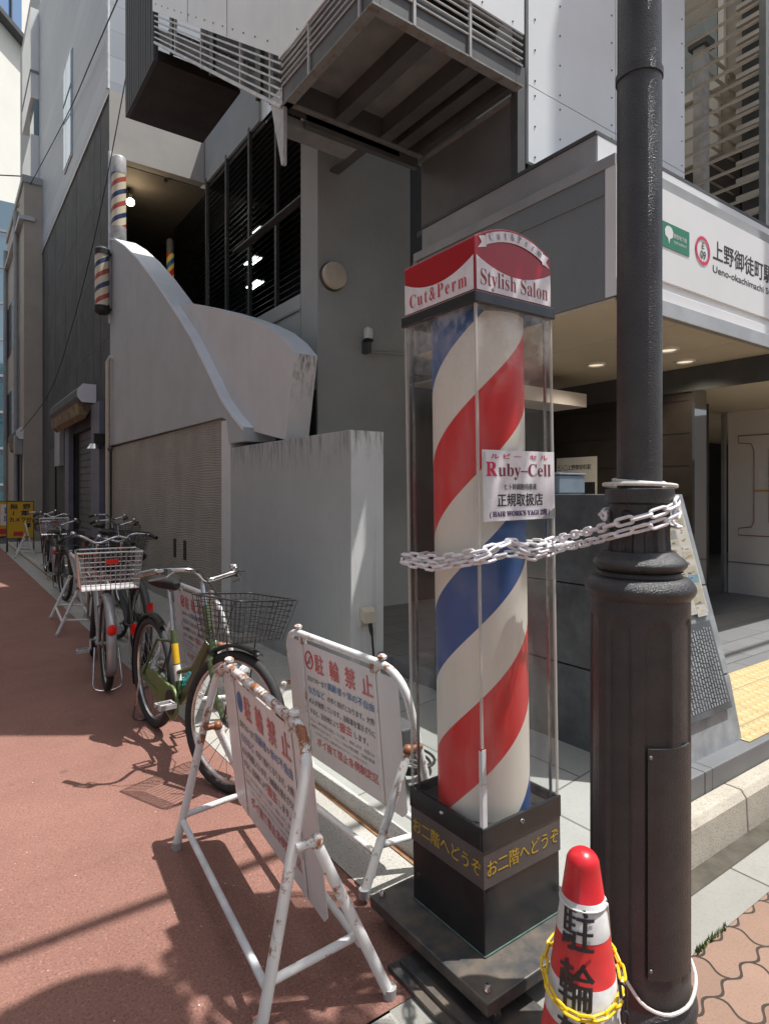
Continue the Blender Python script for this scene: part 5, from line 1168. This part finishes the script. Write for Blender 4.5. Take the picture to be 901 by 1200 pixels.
    b = MB(); b.tube(bent([(.0, .08, r - .02), (-.09, .1, .03), (-.1, .0, .008), (-.09, -.1, .03), (0, -.08, r - .02)], .04, 3), .007, 'chrome', 8); b.build('kickstand', t, smooth=True)
    if detail:
        b = MB(); b.tube([bb + Vector((.02, .0, .03)) + Vector((.0 - .16 * k / 12 * .4, .03 + .02 * math.sin(k * 2.0), .12 + .02 * math.cos(k * 1.3) - .01 * k)) for k in range(13)], .008, 'cyan', 6); b.build('cyan_lock', t, smooth=True)
        b = MB(); b.tube([st_ - (seat - bb) * .30, st_ - (seat - bb) * .12], .0195, 'yellow_sign', 12); b.tube([st_ - (seat - bb) * .45, st_ - (seat - bb) * .31], .0192, 'paper', 12); b.build('sticker', t, smooth=True)
    return t
g = bicycle('green city bicycle with black wire front basket standing before the sign stands', (1.07, 3.96, 0), R(-86.5), steer=20, hb=1.03, saddle_z=.94)
g2 = bicycle('silver bicycle with chrome rear basket and red reflector on its grey fender', (.99, 4.90, 0), R(84), steer=-8, frame='grey_paint', fend='grey_paint', bask='chrome', rear_basket=True, front_basket=False, detail=False, guard='grey_paint', grip='leather', hb=1.06)
g3 = bicycle('black bicycle squeezed between the silver bicycle and the combed wall', (1.36, 5.45, .0), R(88), steer=12, frame='steel_dark', fend='steel_dark', front_basket=True, detail=False, guard='steel_dark', grip='leather', hb=1.02)
g4 = bicycle('dark bicycle with black front basket beyond the empty sign stand', (1.75, 8.9, .045), R(-88), steer=10, frame='dark_green', fend='steel_dark', detail=False, guard='dark_green', grip='leather', hb=1.04)
def bike_copy(src, label, loc, rz, lean=0):
    c = copy_tree(src); c['label'] = label; c.location = loc; c.rotation_euler = (R(lean), 0, rz); return c
bike_copy(g4, 'dark green bicycle leaning in the shade behind the empty sign stand', (1.45, 10.3, .0), R(-95), 3)
bike_copy(g4, 'dark bicycle standing by the roller shutter pillar', (1.95, 10.8, .045), R(-82), -3)
bike_copy(g2, 'silver grey bicycle facing away near the roller shutter', (1.5, 11.4, 0), R(84))
bike_copy(g4, 'farthest dark bicycle beside the yellow boards', (1.7, 13.4, .045), R(-100), 4)
bike_copy(g4, 'bicycle far down the alley past the yellow boards', (1.2, 24, 0), R(-70), 4)

# ------------------------------------------------------------------ yellow boards far down the alley
def board(loc, rz, label, white=False):
    t = thing('yellow_board', label, 'sign board', loc, rz, 'yellow boards by the far doorway')
    b = MB(); b.box(-.27, .27, -.012, .012, .35, 1.22, 'yellow_sign'); pn = b.build('panel', t)
    b = MB()
    for x0, x1, z0, z1 in ((-.29, -.271, .3, 1.24), (.271, .29, .3, 1.24), (-.27, .27, 1.221, 1.24), (-.27, .27, .33, .349)): b.box(x0, x1, -.018, .018, z0, z1, 'steel_dark')
    for x in (-.28, .28): b.tube([(x, 0, .35), (x, -.12, 0)], .012, 'steel_dark', 6); b.tube([(x, 0, .8), (x, .3, 0)], .012, 'steel_dark', 6)
    b.build('easel_frame', t)
    b = MB(); U = (1, 0, 0); Z = (0, 0, 1)
    if white:
        b.box(-.1, .2, -.017, -.0125, .62, 1.15, 'paper'); b.text('買', (.05, -.018, .93), U, Z, .17, 'ink_blue', bold=.03); b.text('取', (.05, -.018, .72), U, Z, .17, 'ink_blue', bold=.03); b.box(-.22, .25, -.016, -.0125, .4, .54, 'ink_red')
    else:
        b.text('無  野', (0, -.0135, 1.05), U, Z, .14, 'ink', width=.42, bold=.05); b.text('1  集', (0, -.0135, .9), U, Z, .13, 'ink', width=.34, bold=.05); b.text('カメラ分', (0, -.0135, .74), U, Z, .13, 'ink', width=.46, bold=.05); b.text('庫', (.16, -.0135, .6), U, Z, .13, 'ink', bold=.05)
        b.box(-.14, .06, -.016, -.0125, .4, .5, 'ink_red')
    b.build('lettering', pn); return t
board((1.55, 17.3, 0), R(-8), 'yellow board with black characters at the foot of the far wall')
board((1.3, 18.2, 0), R(-14), 'yellow board with a white sheet pasted on, behind the other yellow board', True)
